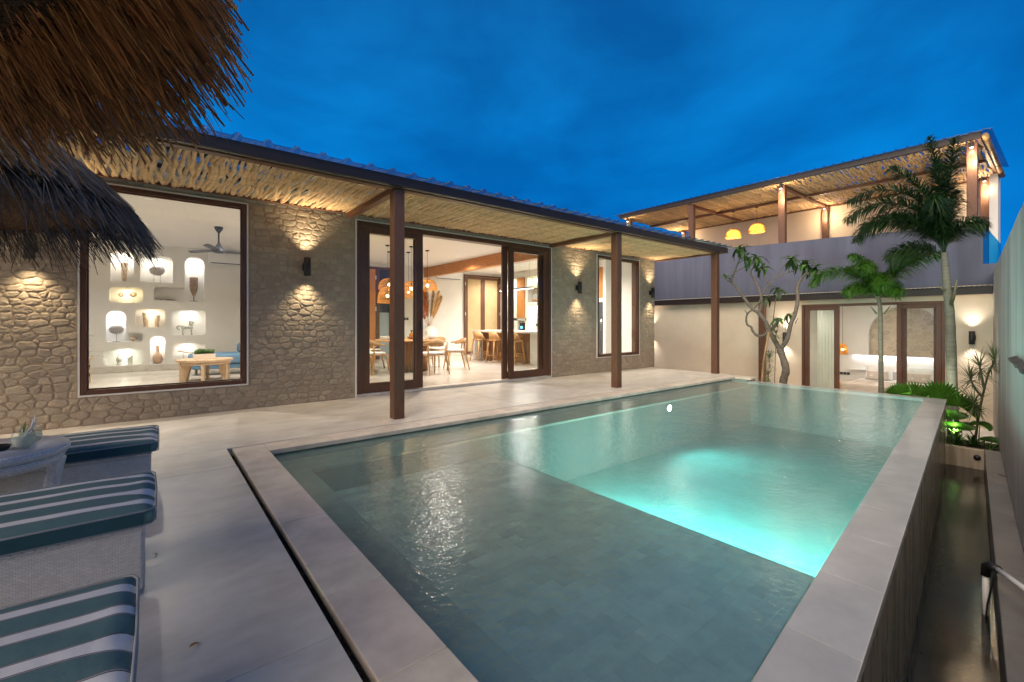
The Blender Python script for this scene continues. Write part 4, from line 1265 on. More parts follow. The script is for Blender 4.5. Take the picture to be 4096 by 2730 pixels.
# ================================================================ living room
# ceiling fan
t = thing('ceiling_fan', 'dark grey ceiling fan hanging in the living room', 'ceiling fan', (1.0, 10.5, 3.1))
G().lathe((1.0, 10.5, 2.97), [(.012, 0), (.07, .09), (.075, .13)], 20).build('ceiling_cup', mt['charcoal'], t)
G().cyl((1.0, 10.5, 2.76), (1.0, 10.5, 3.0), .014, n=10).build('down_rod', mt['charcoal'], t)
G().lathe((1.0, 10.5, 2.58), [(.0, 0), (.08, .01), (.125, .05), (.115, .08), (.06, .13), (.03, .18), (.012, .22)], 24).build('motor', mt['charcoal'], t)
for k_ in range(3):
    a = R(8 + 120 * k_); ca, sa = math.cos(a), math.sin(a)
    g = G(); pts = []
    for r_, w_, zz in ((.11, .045, .0), (.3, .065, .004), (.65, .055, .0), (.72, .03, .0)):
        for s_ in (-1, 1): pts.append((1.0 + ca * r_ - sa * w_ * s_, 10.5 + sa * r_ + ca * w_ * s_, 2.64 + zz + s_ * .012))
    vs = pts + [(p[0], p[1], p[2] - .006) for p in pts]
    fs = []
    for i in range(3):
        j = 2 * i
        fs += [(j, j + 2, j + 3, j + 1), (8 + j, 8 + j + 1, 8 + j + 3, 8 + j + 2), (j, 8 + j, 8 + j + 2, j + 2), (j + 1, j + 3, 8 + j + 3, 8 + j + 1)]
    fs += [(0, 1, 9, 8), (6, 14, 15, 7)]
    g.add(vs, fs); g.build('blade', mt['charcoal'], t)

def ac_unit(x0, x1, z0, z1, label):
    t = thing('air_conditioner', label, 'air conditioner', ((x0 + x1) / 2, YB, z0), 'white split air conditioners')
    G().box(x0, YB - .20, z0 + .035, x1, YB - .001, z1).build('casing', mt['white_gloss'], t, bevel=.02, seg=3)
    G().box(x0 + .06, YB - .198, z0 + .018, x1 - .06, YB - .06, z0 + .034).build('outlet', mt['charcoal'], t)
    G().box(x0 + .04, YB - .19, z0, x1 - .04, YB - .05, z0 + .012).build('louvre', mt['white_gloss'], t)
ac_unit(1.09, 1.96, 2.73, 3.03, 'white air conditioner on the living room wall behind the ceiling fan')
ac_unit(7.66, 8.66, 2.75, 3.03, 'white air conditioner under the brown beam in the dining room')

# round coffee table
t = thing('coffee_table', 'round pale teak coffee table with tapered legs', 'coffee table', (.80, 10.75, .05))
cx_, cy_, rt, zt = .80, 10.75, .47, .50
for i in range(6):
    y0 = cy_ - rt + i * (2 * rt / 6) + .002; y1 = y0 + 2 * rt / 6 - .005
    x0 = cx_ - rt + i * (2 * rt / 6) + .002; x1 = x0 + 2 * rt / 6 - .005
    poly = []
    def cl(xx): return math.sqrt(max(0, rt * rt - (xx - cx_) ** 2))
    xsx = [x0 + (x1 - x0) * q / 6 for q in range(7)]
    poly = [(xx, cy_ - cl(xx)) for xx in xsx] + [(xx, cy_ + cl(xx)) for xx in reversed(xsx)]
    pp = []
    for p in poly:
        if not pp or math.hypot(p[0] - pp[-1][0], p[1] - pp[-1][1]) > 1e-3: pp.append(p)
    if math.hypot(pp[0][0] - pp[-1][0], pp[0][1] - pp[-1][1]) < 1e-3: pp.pop()
    G().prism(pp, zt - .045, zt).build('plank', mt['teak_old'], t, bevel=.004)
G().lathe((cx_, cy_, zt - .10), [(rt - .06, 0), (rt - .04, 0), (rt - .04, .054), (rt - .06, .054)], 30).build('apron', mt['teak_old'], t)
for k_ in range(6):
    a = R(20 + 60 * k_)
    def pt_(r_, w_, z_): return [(cx_ + math.cos(a) * r_ - math.sin(a) * w_, cy_ + math.sin(a) * r_ + math.cos(a) * w_, z_), (cx_ + math.cos(a) * r_ + math.sin(a) * w_, cy_ + math.sin(a) * r_ - math.cos(a) * w_, z_)]
    vs = pt_(.26, .028, .455) + pt_(.445, .028, .455) + pt_(.36, .026, .052) + pt_(.445, .026, .052)
    G().add(vs, [(0, 1, 3, 2), (4, 6, 7, 5), (0, 4, 5, 1), (2, 3, 7, 6), (0, 2, 6, 4), (1, 5, 7, 3)]).build('leg', mt['teak_old'], t, bevel=.004)
t = thing('planter', 'rectangular pale planter of succulents on the coffee table', 'planter', (.78, 10.72, .50))
G().box(.60, 10.64, .501, .96, 10.80, .60).build('box', mt['white_wash'], t, bevel=.005)
G().box(.61, 10.65, .585, .95, 10.79, .603).build('soil', mt['soil'], t)
g = G()
for i in range(130):
    x_, y_ = rr(.63, .93), rr(10.66, 10.78)
    a = rr(0, 6.28); L = rr(.02, .045) * (1.6 if abs(x_ - .74) < .04 else 1); tp = (x_ + math.cos(a) * L * .7, y_ + math.sin(a) * L * .7, .625 + L + rr(0, .03))
    g.tube([(x_, y_, .60), ((x_ + tp[0]) / 2, (y_ + tp[1]) / 2, .61 + L * .7), tp], [.006, .012, .002], 5)
g.build('succulents', mt['leaf_mid'], t, kind='stuff')
G().box(-.19, 10.6, .052, 2.1, 12.15, .062).build('rug', mt['rug'])
tag(bpy.data.objects['rug'], 'grey striped woven rug under the coffee table', 'rug')
# blue sofa with chaise
t = thing('sofa', 'blue upholstered sofa with rounded chaise end and short wooden legs', 'sofa', (1.4, 12.2, .05))
g = G(); g.prism(arch(.62, 2.12, 11.75, 12.75, .28), .20, .30); g.build('base', mt['blue_cloth'], t, bevel=.02)
g = G(); g.prism(arch(.60, 2.12, 11.70, 12.75, .32), .302, .52); g.build('seat_cushion', mt['blue_cloth'], t, bevel=.06, seg=4)
g = G(); g.box(1.72, 11.95, .52, 1.90, 12.80, .90); g.build('backrest', mt['blue_cloth'], t, bevel=.06, seg=4)
g = G(); g.box(1.58, 12.2, .52, 1.71, 12.75, .72); g.build('cushion', mt['blue_cloth'], t, bevel=.05, seg=4)
for x_, y_ in ((.82, 11.86), (.76, 12.55), (1.75, 12.6), (1.95, 11.9)):
    G().tube([(x_, y_, .052), (x_, y_, .21)], [.018, .032], 10).build('leg', mt['slat'], t)
# console with small figures, and an indoor palm, at the left of the window
t = thing('console_table', 'rustic pale wood console at the left edge of the living room window', 'console', (-1.1, 11.2, .05))
G().box(-1.55, 10.8, .50, -.93, 12.0, .56).build('top', mt['teak_old'], t, bevel=.005)
for x_, y_ in ((-1.5, 10.86), (-.99, 10.86), (-1.5, 11.94), (-.99, 11.94)):
    G().box(x_ - .03, y_ - .03, .052, x_ + .03, y_ + .03, .50).build('leg', mt['teak_old'], t)
for z_ in (.18, .34):
    G().box(-1.46, 10.83, z_, -.96, 11.9, z_ + .14).build('drawer', mt['teak_old'], t, bevel=.004)
    for y_ in (11.0, 11.45):
        G().box(-.958, y_, z_ + .04, -.93, y_ + .03, z_ + .09).build('handle', mt['black'], t)
def blade(g, p, az, el, L, w, droop=.5, n=5, fold=.0):
    """a strap-like leaf from p, starting at elevation el and drooping"""
    ca, sa = math.cos(az), math.sin(az)
    vs = []; x, z = 0.0, 0.0; e_ = el
    for i in range(n + 1):
        q = i / n
        ww = w * math.sin(PI * min(1, .12 + .88 * q) ** .8) if q < 1 else .0005
        c = Vector((p[0] + ca * x, p[1] + sa * x, p[2] + z))
        s_ = Vector((-sa, ca, 0)) * ww
        vs += [c - s_, c + s_ + Vector((0, 0, fold * ww))]
        st = L / n; x += st * math.cos(e_); z += st * math.sin(e_); e_ -= droop * 2.2 / n * (0.4 + q)
    g.add(vs, [(2 * i, 2 * i + 2, 2 * i + 3, 2 * i + 1) for i in range(n)])
t = thing('indoor_palm', 'green arching indoor palm leaves at the left side of the big window', 'potted plant', (-1.05, 8.5, .05))
G().lathe((-1.05, 8.5, .055), [(.12, 0), (.16, .1), (.15, .30), (.13, .31)], 20).build('pot', mt['clay'], t)
g = G()
for i in range(16): blade(g, (-1.05 + rr(-.03, .03), 8.5 + rr(-.03, .03), .35 + rr(.1, .5)), rr(-1.3, 1.3) if i % 2 else rr(0, 6.28), rr(.6, 1.3), rr(.5, .8), .022, .75, 7)
g.build('leaves', mt['leaf_mid'], t)
G().cyl((-1.05, 8.5, .33), (-1.05, 8.5, .9), .012, n=8).build('stem', mt['stem'], t)

# ---- carved pieces in the niches; each stands in its own opening
YN = YB + .12
def niche_lamp(x, z, power=4, col=(1, .93, .85)):
    t = thing('niche_light', 'tiny spotlight in the top of the wall niche %s' % niche_lab.pop(0), 'spot light', (x, YB + .08, z), 'tiny spotlights in the wall niches')
    G().lathe((x, YB + .08, z - .012), [(.03, 0), (.034, .0), (.034, .011), (.03, .011)], 14).build('trim_ring', mt['steel'], t)
    G().lathe((x, YB + .08, z - .009), [(.027, 0), (.027, .003)], 12).build('lens', mt['em_down'], t)
    lamp('lamp_light', 'AREA', (x, YB + .09, z - .03), power * .27, col, t, dir=(0, .15, -1), shape='DISK', size=.18)
niche_lab = ['behind the thatch fringe', 'above the oval carved disc', 'above the wooden mask', 'with two ring carvings', 'with the pair of beakers', 'with the white horse',
             'with the tall bottle vase', 'with the wooden fish', 'with the two animal busts', 'above the round woven disc']
niche_lamp(-.575, 2.895, 5.0); niche_lamp(.06, 2.835, 5.0); niche_lamp(.81, 2.885, 5.0, (1, .95, .92))
niche_lamp(-.48, 2.045, 3.2, (1, .84, .50)); niche_lamp(-.05, 1.555, 3.4, (1, .87, .70)); niche_lamp(.70, 1.545, 3.6)
niche_lamp(.075, .895, 3.4, (1, .92, .85)); niche_lamp(.66, .715, 2.8); niche_lamp(-.53, .615, 2.8, (1, 1, .86)); niche_lamp(-.685, 1.505, 3.6, (.93, .93, 1))
def beaker(x, z, h, r, lab, m='cutstone'):
    t = thing('beaker_vase', lab, 'vase', (x, YN, z), 'carved beaker vases in the niches')
    G().lathe((x, YN, z + .001), [(r * .72, 0), (r * .72, .012), (r * .45, .02), (r * .62, .05), (r * .58, .06), (r * .95, h), (r * .85, h), (r * .5, h - .05)], 18).build('body', mt[m], t)
beaker(-.545, 2.19, .45, .075, 'tall carved beaker vase in the top left niche')
beaker(-.15, 1.11, .355, .072, 'taller of the two carved beakers in the middle niche')
beaker(.06, 1.11, .29, .072, 'shorter of the two carved beakers in the middle niche')
def disc(x, z, rx, rz, legs, base, lab, m='rope'):
    t = thing('carved_disc', lab, 'ornament', (x, YN, base), 'carved discs on thin stands')
    g = G(); vs = []; fs = []
    n = 28
    for yy, k_ in ((-.022, .0), (-.018, .6), (0, 1.0), (.018, .6), (.022, .0)):
        for i in range(n):
            a = 2 * PI * i / n; wob = 1 + .02 * math.sin(a * 7)
            vs.append((x + rx * k_ * wob * math.cos(a), YN + yy, z + rz * k_ * wob * math.sin(a)))
    for j in range(4):
        for i in range(n): fs.append((j * n + i, j * n + (i + 1) % n, (j + 1) * n + (i + 1) % n, (j + 1) * n + i))
    g.add(vs, fs)
    # carved ridges
    for q in range(-6, 7):
        u = q / 7
        w_ = math.sqrt(1 - u * u)
        g.tube([(x - rx * w_ * .93, YN - .016, z + rz * u * .95), (x, YN - .028, z + rz * u * .85), (x + rx * w_ * .93, YN - .016, z + rz * u * .95)], .0035, 4)
        if q % 2: g.tube([(x + rx * u * .95, YN - .016, z - rz * w_ * .93), (x + rx * u * .85, YN - .030, z), (x + rx * u * .95, YN - .016, z + rz * w_ * .93)], .0035, 4)
    g.build('disc', mt[m], t)
    for dx in legs: G().cyl((x + dx, YN, base + .002), (x + dx, YN, z - rz * .85), .004, n=6).build('stand_leg', mt['black'], t)
    G().box(x - .07, YN - .04, base + .001, x + .07, YN + .04, base + .008).build('stand_base', mt['black'], t)
disc(.065, 2.50, .155, .125, (-.06, .06), 2.20, 'oval carved disc on two thin legs in the top middle niche')
disc(-.685, 1.06, .135, .11, (0,), .77, 'round woven disc on one thin leg in the arched left niche')
def ringo(x, z, r, base, lab):
    t = thing('ring_ornament', lab, 'ornament', (x, YN, base), 'golden ring carvings in the small lit niche')
    pts = [(x + r * .62 * math.cos(2 * PI * i / 20) * 1.15, YN, z + r * .62 * math.sin(2 * PI * i / 20)) for i in range(21)]
    G().tube(pts, r * .38, 8, cap=False).build('ring', mt['clay'], t)
    G().cyl((x, YN, base + .002), (x, YN, z - r * .9), .003, n=6).build('stand_leg', mt['black'], t)
ringo(-.60, 1.88, .05, 1.69, 'smaller ring carving on a thin stand')
ringo(-.385, 1.90, .066, 1.69, 'larger ring carving on a thin stand')
# mask
t = thing('wooden_mask', 'long weathered wooden face mask on a black stand in the arched niche', 'mask', (.80, YN, 1.76))
g = G(); vs = []; fs = []
prof = [(.0, 1.0), (.045, .96), (.075, .80), (.08, .55), (.085, .30), (.083, .12), (.08, .0)]
rows = 13; cols = 13
for i in range(rows):
    v_ = i / (rows - 1)
    zz = 1.91 + .47 * v_
    hw = .045 + .045 * min(1, v_ * 2.2) if v_ < .45 else .088
    hw = .03 + .058 * math.sin(min(1, v_ * 1.9) * PI / 2)
    for j in range(cols):
        u_ = -1 + 2 * j / (cols - 1)
        dep = .055 * math.sqrt(max(0, 1 - u_ * u_)) * (.6 + .4 * v_)
        if abs(u_) < .17 and .28 < v_ < .60: dep += .035 * (1 - abs(u_) / .17) * (1 - (v_ - .28) / .36 * .6)
        if .22 < abs(u_) < .72 and .50 < v_ < .62: dep -= .014
        if abs(u_) < .3 and .15 < v_ < .22: dep -= .012
        if .62 <= v_ < .68: dep += .010
        vs.append((.80 + hw * u_, YN - dep, zz))
for i in range(rows - 1):
    for j in range(cols - 1):
        a = i * cols + j; fs.append((a, a + 1, a + cols + 1, a + cols))
o_ = len(vs)
vs += [(v[0], YN + .02, v[2]) for v in vs[:]]
bnd = [j for j in range(cols)] + [i * cols + cols - 1 for i in range(1, rows)] + [(rows - 1) * cols + j for j in range(cols - 2, -1, -1)] + [i * cols for i in range(rows - 2, 0, -1)]
for i in range(len(bnd)):
    a, b = bnd[i], bnd[(i + 1) % len(bnd)]; fs.append((a, a + o_, b + o_, b))
g.add(vs, fs, True); g.build('face', mt['mask'], t)
G().cyl((.80, YN, 1.765), (.80, YN, 1.95), .009, n=8).build('stand_rod', mt['black'], t)
G().box(.72, YN - .04, 1.762, .88, YN + .04, 1.775).build('stand_base', mt['black'], t)
# reptile carving
t = thing('reptile_carving', 'small dark carved reptile lying in the long niche left of the mask', 'carving', (.25, YN, 1.76))
g = G(); g.tube([(.13, YN, 1.78), (.17, YN, 1.82), (.22, YN, 1.835), (.30, YN, 1.81), (.38, YN, 1.80), (.44, YN, 1.785)], [.008, .02, .016, .034, .026, .006], 9)
for x_ in (.15, .27, .40): g.tube([(x_, YN, 1.80), (x_ - .015, YN - .04, 1.763)], .007, 6)
g.build('body', mt['rope'], t)
# horse
t = thing('horse_statue', 'distressed white carved horse statue standing in its niche', 'statue', (.66, YN, .91))
z0 = .912
g = G()
g.tube([(.545, YN, z0 + .185), (.58, YN, z0 + .20), (.65, YN, z0 + .185), (.72, YN, z0 + .195), (.765, YN, z0 + .22)], [.03, .048, .042, .046, .038], 12)
g.tube([(.735, YN, z0 + .21), (.755, YN, z0 + .27), (.745, YN, z0 + .325), (.735, YN, z0 + .35)], [.042, .032, .026, .020], 10)
g.tube([(.725, YN, z0 + .352), (.76, YN, z0 + .345), (.795, YN, z0 + .31), (.80, YN, z0 + .295)], [.020, .026, .019, .014], 9)
for dy in (-.012, .012): g.tube([(.742, YN + dy, z0 + .36), (.738, YN + dy, z0 + .392)], [.008, .001], 5)
for dy in (-.024, .024):
    g.tube([(.755, YN + dy, z0 + .19), (.752, YN + dy, z0 + .10), (.748, YN + dy, z0 + .09), (.756, YN + dy, z0 + .02)], [.026, .014, .013, .010], 8)
    g.tube([(.565, YN + dy, z0 + .19), (.578, YN + dy, z0 + .12), (.562, YN + dy, z0 + .09), (.572, YN + dy, z0 + .02)], [.032, .018, .013, .010], 8)
g.build('body', mt['antique'], t)
G().tube([(.55, YN, z0 + .22), (.50, YN, z0 + .235), (.46, YN, z0 + .20), (.475, YN, z0 + .15), (.515, YN, z0 + .12)], [.014, .024, .028, .024, .008], 9).build('tail', mt['antique'], t)
G().tube([(.735, YN, z0 + .37), (.712, YN, z0 + .34), (.708, YN, z0 + .29), (.718, YN, z0 + .25)], [.007, .012, .012, .006], 7).build('mane', mt['mask'], t)
for x_, dy in ((.757, -.024), (.757, .024), (.573, -.024), (.573, .024)):
    G().tube([(x_, YN + dy, z0 + .024), (x_ + .004, YN + dy, z0)], [.012, .018], 8).build('hoof', mt['mask'], t)
# small shell
t = G(); t.ball((-.385, YN, .83), .052, 14, 8, 1, .5, 1); t = t.build('shell_carving', mt['clay'])
tag(t, 'small round wooden shell ornament in the low side niche', 'ornament')
# busts
for x_, lab, ear in ((-.64, 'carved bottle shaped bust on the left of the bottom left niche', False), (-.44, 'carved rabbit eared bust on the right of the bottom left niche', True)):
    t = thing('carved_bust', lab, 'bust', (x_, YN, .22), 'weathered carved busts in the bottom left niche')
    g = G(); z0 = .222
    g.lathe((x_, YN, z0), [(.05, 0), (.05, .02), (.034, .035), (.045, .07), (.055, .11), (.048, .16), (.028, .20), (.022, .24), (.024, .28), (.0, .285)] if not ear else
            [(.055, 0), (.055, .02), (.04, .035), (.05, .07), (.042, .11), (.05, .15), (.055, .185), (.03, .22), (.0, .225)], 14)
    if ear:
        for s_ in (-1, 1): g.tube([(x_ + s_ * .02, YN, z0 + .20), (x_ + s_ * .035, YN, z0 + .25), (x_ + s_ * .06 + .01, YN, z0 + .30)], [.012, .016, .003], 7)
        g.tube([(x_ - .03, YN - .03, z0 + .17), (x_ - .05, YN - .05, z0 + .155)], [.02, .012], 7)
    g.build('body', mt['antique'], t)
t = G(); t.lathe((.075, YN, .222), [(.06, 0), (.085, .04), (.10, .10), (.098, .17), (.07, .23), (.035, .26), (.030, .30), (.034, .42), (.036, .44), (.026, .44), (.024, .30)], 22)
t = t.build('bottle_vase', mt['clay']); tag(t, 'long necked terracotta bottle vase in the low arched niche', 'vase')
t = thing('wooden_fish', 'pale carved wooden fish on a thin stand behind the planter', 'carving', (.62, YN, .25))
g = G(); g.tube([(.47, YN, .49), (.52, YN, .505), (.58, YN, .495), (.66, YN, .47), (.73, YN, .46), (.80, YN, .465)], [.012, .05, .062, .045, .02, .05], 10, flat=.4)
g.build('body', mt['clay'], t)
G().cyl((.58, YN, .252), (.58, YN, .45), .004, n=6).build('stand_leg', mt['black'], t)
G().box(.52, YN - .03, .251, .64, YN + .03, .258).build('stand_base', mt['black'], t)

# ================================================================ dining room
TC = (4.90, 10.20)
t = thing('dining_table', 'large round teak dining table on a slatted drum base', 'dining table', (TC[0], TC[1], .05))
zt = .81
G().lathe((TC[0], TC[1], zt - .04), [(.78, 0), (.80, .01), (.80, .035), (.79, .04), (0, .04)], 48).build('tabletop', mt['teak'], t)
G().lathe((TC[0], TC[1], .052), [(.43, 0), (.43, .70)], 40).build('drum', mt['slat'], t)
g = []
sl_me = None
for k_ in range(60):
    a = 2 * PI * k_ / 60
    if sl_me is None:
        q = G().cyl((0, 0, .055), (0, 0, zt - .045), .0195, n=8)
        sl_me = bpy.data.meshes.new('slat'); sl_me.from_pydata(q.v, [], q.f); sl_me.polygons.foreach_set('use_smooth', q.s); sl_me.materials.append(mt['slat'])
    o = link('slat', sl_me, t); o.location = (TC[0] + .445 * math.cos(a), TC[1] + .445 * math.sin(a), 0)

# dining chair template, facing +y, origin on the floor
def make_chair():
    t = thing('dining_chair', '', 'chair', (0, 0, 0), 'teak dining chairs round the table')
    g = G(); g.prism(arch(-.24, .24, -.22, .23, .07), .43, .452); g.build('seat', mt['teak'], t, bevel=.004)
    g = G(); g.prism(arch(-.225, .225, -.21, .215, .10), .453, .50); g.build('cushion', mt['white_cloth'], t, bevel=.02, seg=3)
    for s_ in (-1, 1):
        G().tube([(s_ * .26, .26, .0), (s_ * .215, .19, .44)], [.015, .023], 10).build('leg', mt['teak'], t)
        G().tube([(s_ * .27, -.30, .0), (s_ * .235, -.19, .44), (s_ * .24, -.21, .66)], [.015, .024, .018], 10).build('leg', mt['teak'], t)
    g = G(); vs = []; fs = []     # wrap-round back rail with short arms
    n = 18
    for i in range(n + 1):
        a = PI + PI * i / n      # from left arm round the back to right arm
        u_ = math.sin((a - PI))
        x_, y_ = .275 * math.cos(a), .02 + .27 * math.sin(a)
        if i in (0, n): y_ += .06
        hgt = .035 + .12 * u_ ** 1.6
        zc = .665 + .045 * u_
        nx_, ny_ = math.cos(a), math.sin(a)
        for (dr, dz) in ((-.010, -hgt * .5), (.010, -hgt * .5), (.016, hgt * .5), (-.004, hgt * .5)):
            vs.append((x_ + nx_ * dr, y_ + ny_ * dr, zc + dz))
    for i in range(n):
        for k_ in range(4): fs.append((4 * i + k_, 4 * i + (k_ + 1) % 4, 4 * i + 4 + (k_ + 1) % 4, 4 * i + 4 + k_))
    fs += [(3, 2, 1, 0), (4 * n, 4 * n + 1, 4 * n + 2, 4 * n + 3)]
    g.add(vs, fs, True); g.build('back_rail', mt['teak'], t)
    return t
ch0 = make_chair()
chairs = [(-88, 1.12, 'dining chair with its back to the pool, right of the pergola post'), (-25, 1.16, 'dining chair at the right side of the round table'),
          (197, 1.06, 'dining chair with white cushion just left of the pergola post'), (163, 1.10, 'dining chair nearest the left glass stile'),
          (125, 1.10, 'dining chair on the far left side of the table'), (75, 1.10, 'dining chair behind the table, hidden by the slatted base'), (25, 1.12, 'dining chair on the far right side of the table')]
for i, (a, d_, lab) in enumerate(chairs):
    ar = R(a)
    loc = (TC[0] + d_ * math.cos(ar), TC[1] + d_ * math.sin(ar), .051)
    rz = ar + PI / 2 + rr(-.12, .12)
    if i == 0:
        ch0.location = loc; ch0.rotation_euler = (0, 0, rz); ch0['label'] = lab
    else: copy_tree(ch0, loc, rz, lab)

# table setting
def bowl_set(a, r_, lab):
    x_, y_ = TC[0] + r_ * math.cos(R(a)), TC[1] + r_ * math.sin(R(a))
    t = thing('place_setting', lab, 'tableware', (x_, y_, zt), 'place settings on the dining table')
    G().lathe((x_, y_, zt + .001), [(.18, 0), (.18, .004), (0, .005)], 24).build('placemat', mt['slat'], t)
    G().lathe((x_, y_, zt + .006), [(.08, 0), (.14, .018), (.135, .02), (.07, .006)], 24).build('plate', mt['ceramic'], t)
    G().lathe((x_, y_, zt + .020), [(.05, 0), (.08, .02), (.115, .055), (.11, .055), (.06, .012)], 24).build('bowl', mt['ceramic'], t)
for a, lab in ((-88, 'place setting with stacked bowls at the near edge of the table'), (-30, 'place setting at the right edge of the table'), (200, 'place setting beside the left chairs'),
               (155, 'place setting at the far left of the table'), (90, 'place setting on the far side of the table')):
    bowl_set(a, .57, lab)
def wine(x_, y_, lab):
    t = G(); t.lathe((x_, y_, zt + .001), [(.032, 0), (.004, .006), (.004, .08), (.025, .10), (.036, .14), (.028, .20), (.027, .20), (.034, .14), (.02, .105)], 16)
    t = t.build('wine_glass', mt['glass_t']); tag(t, lab, 'wine glass', 'wine glasses on the dining table')
wine(4.55, 10.35, 'wine glass at the left of the table beside the front door panel'); wine(4.72, 10.25, 'wine glass just left of the pergola post'); wine(5.25, 9.95, 'wine glass at the right of the table near the stile')
t = thing('fruit_bowl', 'fruit bowl with a pineapple in the middle of the dining table', 'fruit bowl', (5.05, 10.3, zt))
G().lathe((5.05, 10.3, zt + .002), [(.07, 0), (.10, .02), (.14, .06), (.13, .06), (.07, .02)], 20).build('bowl', mt['slat'], t)
G().ball((5.03, 10.3, zt + .10), .06, 12, 8, 1, 1, 1.2).build('pineapple', mt['rattan'], t)
g = G()
for i in range(10): blade(g, (5.03, 10.3, zt + .16), i * .63, 1.1, .09, .008, .4, 4)
g.build('pineapple_leaf', mt['leaf_mid'], t)
G().ball((5.12, 10.27, zt + .075), .036, 10, 6).build('red_fruit', mat('red_fruit', (.45, .05, .02), .4, .1, 8), t)
G().ball((5.10, 10.34, zt + .075), .034, 10, 6).build('red_fruit', bpy.data.materials['red_fruit'], t)

# pampas vase
vx, vy = 7.10, 13.25
t = thing('floor_vase', 'large white floor vase holding rust and cream pampas plumes', 'vase', (vx, vy, .05))
G().lathe((vx, vy, .052), [(.14, 0), (.22, .15), (.29, .45), (.31, .75), (.26, .95), (.14, 1.04), (.12, 1.07), (.10, 1.06), (.08, .9)], 32).build('body', mt['ceramic'], t)
mt['rust'] = mat('rust_plume', (.60, .22, .07), .9, .2, 10, trans=.5, isl=.15)
mt['straw'] = mat('cream_plume', (.80, .58, .28), .9, .2, 10, trans=.6, isl=.15)
mt['taupe'] = mat('taupe_plume', (.52, .40, .28), .9, .2, 10, trans=.6, isl=.15)
for dx, top, m_, w_ in ((-.34, 2.20, 'rust', .20), (-.20, 2.28, 'rust', .20), (-.04, 2.42, 'taupe', .17), (.12, 2.30, 'taupe', .14), (.26, 2.28, 'straw', .20), (.36, 2.12, 'straw', .18), (-.44, 2.02, 'rust', .16)):
    base = Vector((vx, vy, 1.05)); tip = Vector((vx + dx * 1.25, vy + rr(-.1, .1), top))
    mid = (base + tip) / 2 + Vector((dx * .12, 0, .05))
    def bez(q): return base * (1 - q) ** 2 + mid * 2 * q * (1 - q) + tip * q * q
    g = G(); g.tube([bez(q / 8) for q in range(9)], .006, 5)
    for i in range(230):
        q = .26 + .74 * (i / 230); p = bez(q); dirn = (bez(min(1, q + .03)) - bez(q - .03)).normalized()
        side = Vector((math.copysign(1, (i % 2) - .5), rr(-.5, .5), 0))
        wl_ = 1.35 * w_ * math.sin(PI * min(1, (q - .24) / .80)) ** .7 * rr(.7, 1.1) + .02
        e2 = p + (side * .55 + dirn * .9).normalized() * wl_ - Vector((0, 0, .25 * wl_))
        m2 = p + (side * .45 + dirn * .6) * wl_ * .6
        wv = dirn.cross(side).normalized() * .006
        g.add([p - wv, p + wv, m2 + wv * 1.5, m2 - wv * 1.5, e2], [(0, 1, 2, 3), (3, 2, 4)])
    g.build('plume', mt[m_], t)

# cane cabinet doors on the back wall
t = thing('cane_doors', 'tall double doors with woven cane panels in brown frames', 'doors', (9.7, YB, .05))
def leafdoor(x0, x1):
    g = G(); ring(g, x0, x1, .08, 2.93, .09, YB - .05, YB - .004); f_ = g.build('door_leaf', mt['wood_z'], t, bevel=.003)
    G().box(x0 + .088, YB - .03, .168, x1 - .088, YB - .024, 2.842).build('cane_panel', mt['cane'], f_)
g = G(); ring(g, 8.86, 10.52, .052, 3.0, .055, YB - .06, YB - .003, False); g.build('frame', mt['wood_z'], t)
leafdoor(8.92, 9.685); leafdoor(9.69, 10.455)
for x_ in (8.90, 10.475):
    for z_ in (.45, 1.5, 2.6): G().box(x_ - .012, YB - .066, z_, x_ + .012, YB - .061, z_ + .12).build('hinge', mt['steel'], t)
# front door with side light
t = thing('entrance_door', 'honey coloured panelled wooden door with a tall glass side light', 'door', (5.4, YB, .05))
G().box(4.55, YB - .05, .06, 5.52, YB - .006, 2.93).build('door_leaf', mt['door_wood'], t, bevel=.004)
G().box(4.70, YB - .056, .25, 5.38, YB - .051, .98).build('door_panel', mt['door_wood'], t, bevel=.002)
G().box(4.70, YB - .056, 1.12, 5.38, YB - .051, 2.75).build('door_panel', mt['door_wood'], t, bevel=.002)
g = G(); g.box(4.45, YB - .06, .052, 4.545, YB - .004, 3.0); g.box(5.525, YB - .06, .052, 5.65, YB - .004, 3.0); g.box(5.98, YB - .06, .052, 6.07, YB - .004, 3.0); g.box(4.545, YB - .06, 2.935, 5.525, YB - .004, 3.0); g.box(5.65, YB - .06, 2.935, 5.98, YB - .004, 3.0)
g.build('frame', mt['wood_z'], t, bevel=.003)
G().box(5.65, YB - .03, 1.55, 5.98, YB - .02, 2.934).build('dark_pane', mat('night_glass', (.03, .035, .05), .08, .1, 3), t)
G().box(5.65, YB - .03, .052, 5.98, YB - .02, 1.548).build('frosted_pane', mat('frosted_glass', (.30, .36, .38), .3, .05, 3), t)
for z_ in (.45, 1.6, 2.6): G().box(5.50, YB - .066, z_, 5.545, YB - .061, z_ + .13).build('hinge', mt['steel'], t)
for x_ in (6.49, 6.59):
    tag(G().box(x_, YB - .012, 1.31, x_ + .085, YB - .001, 1.40).build('light_switch', mt['charcoal'], bevel=.003), 'black light switch %s on the dining room wall' % ('left of its twin' if x_ < 6.5 else 'right of its twin'), 'switch', 'black switches beside the entrance door')

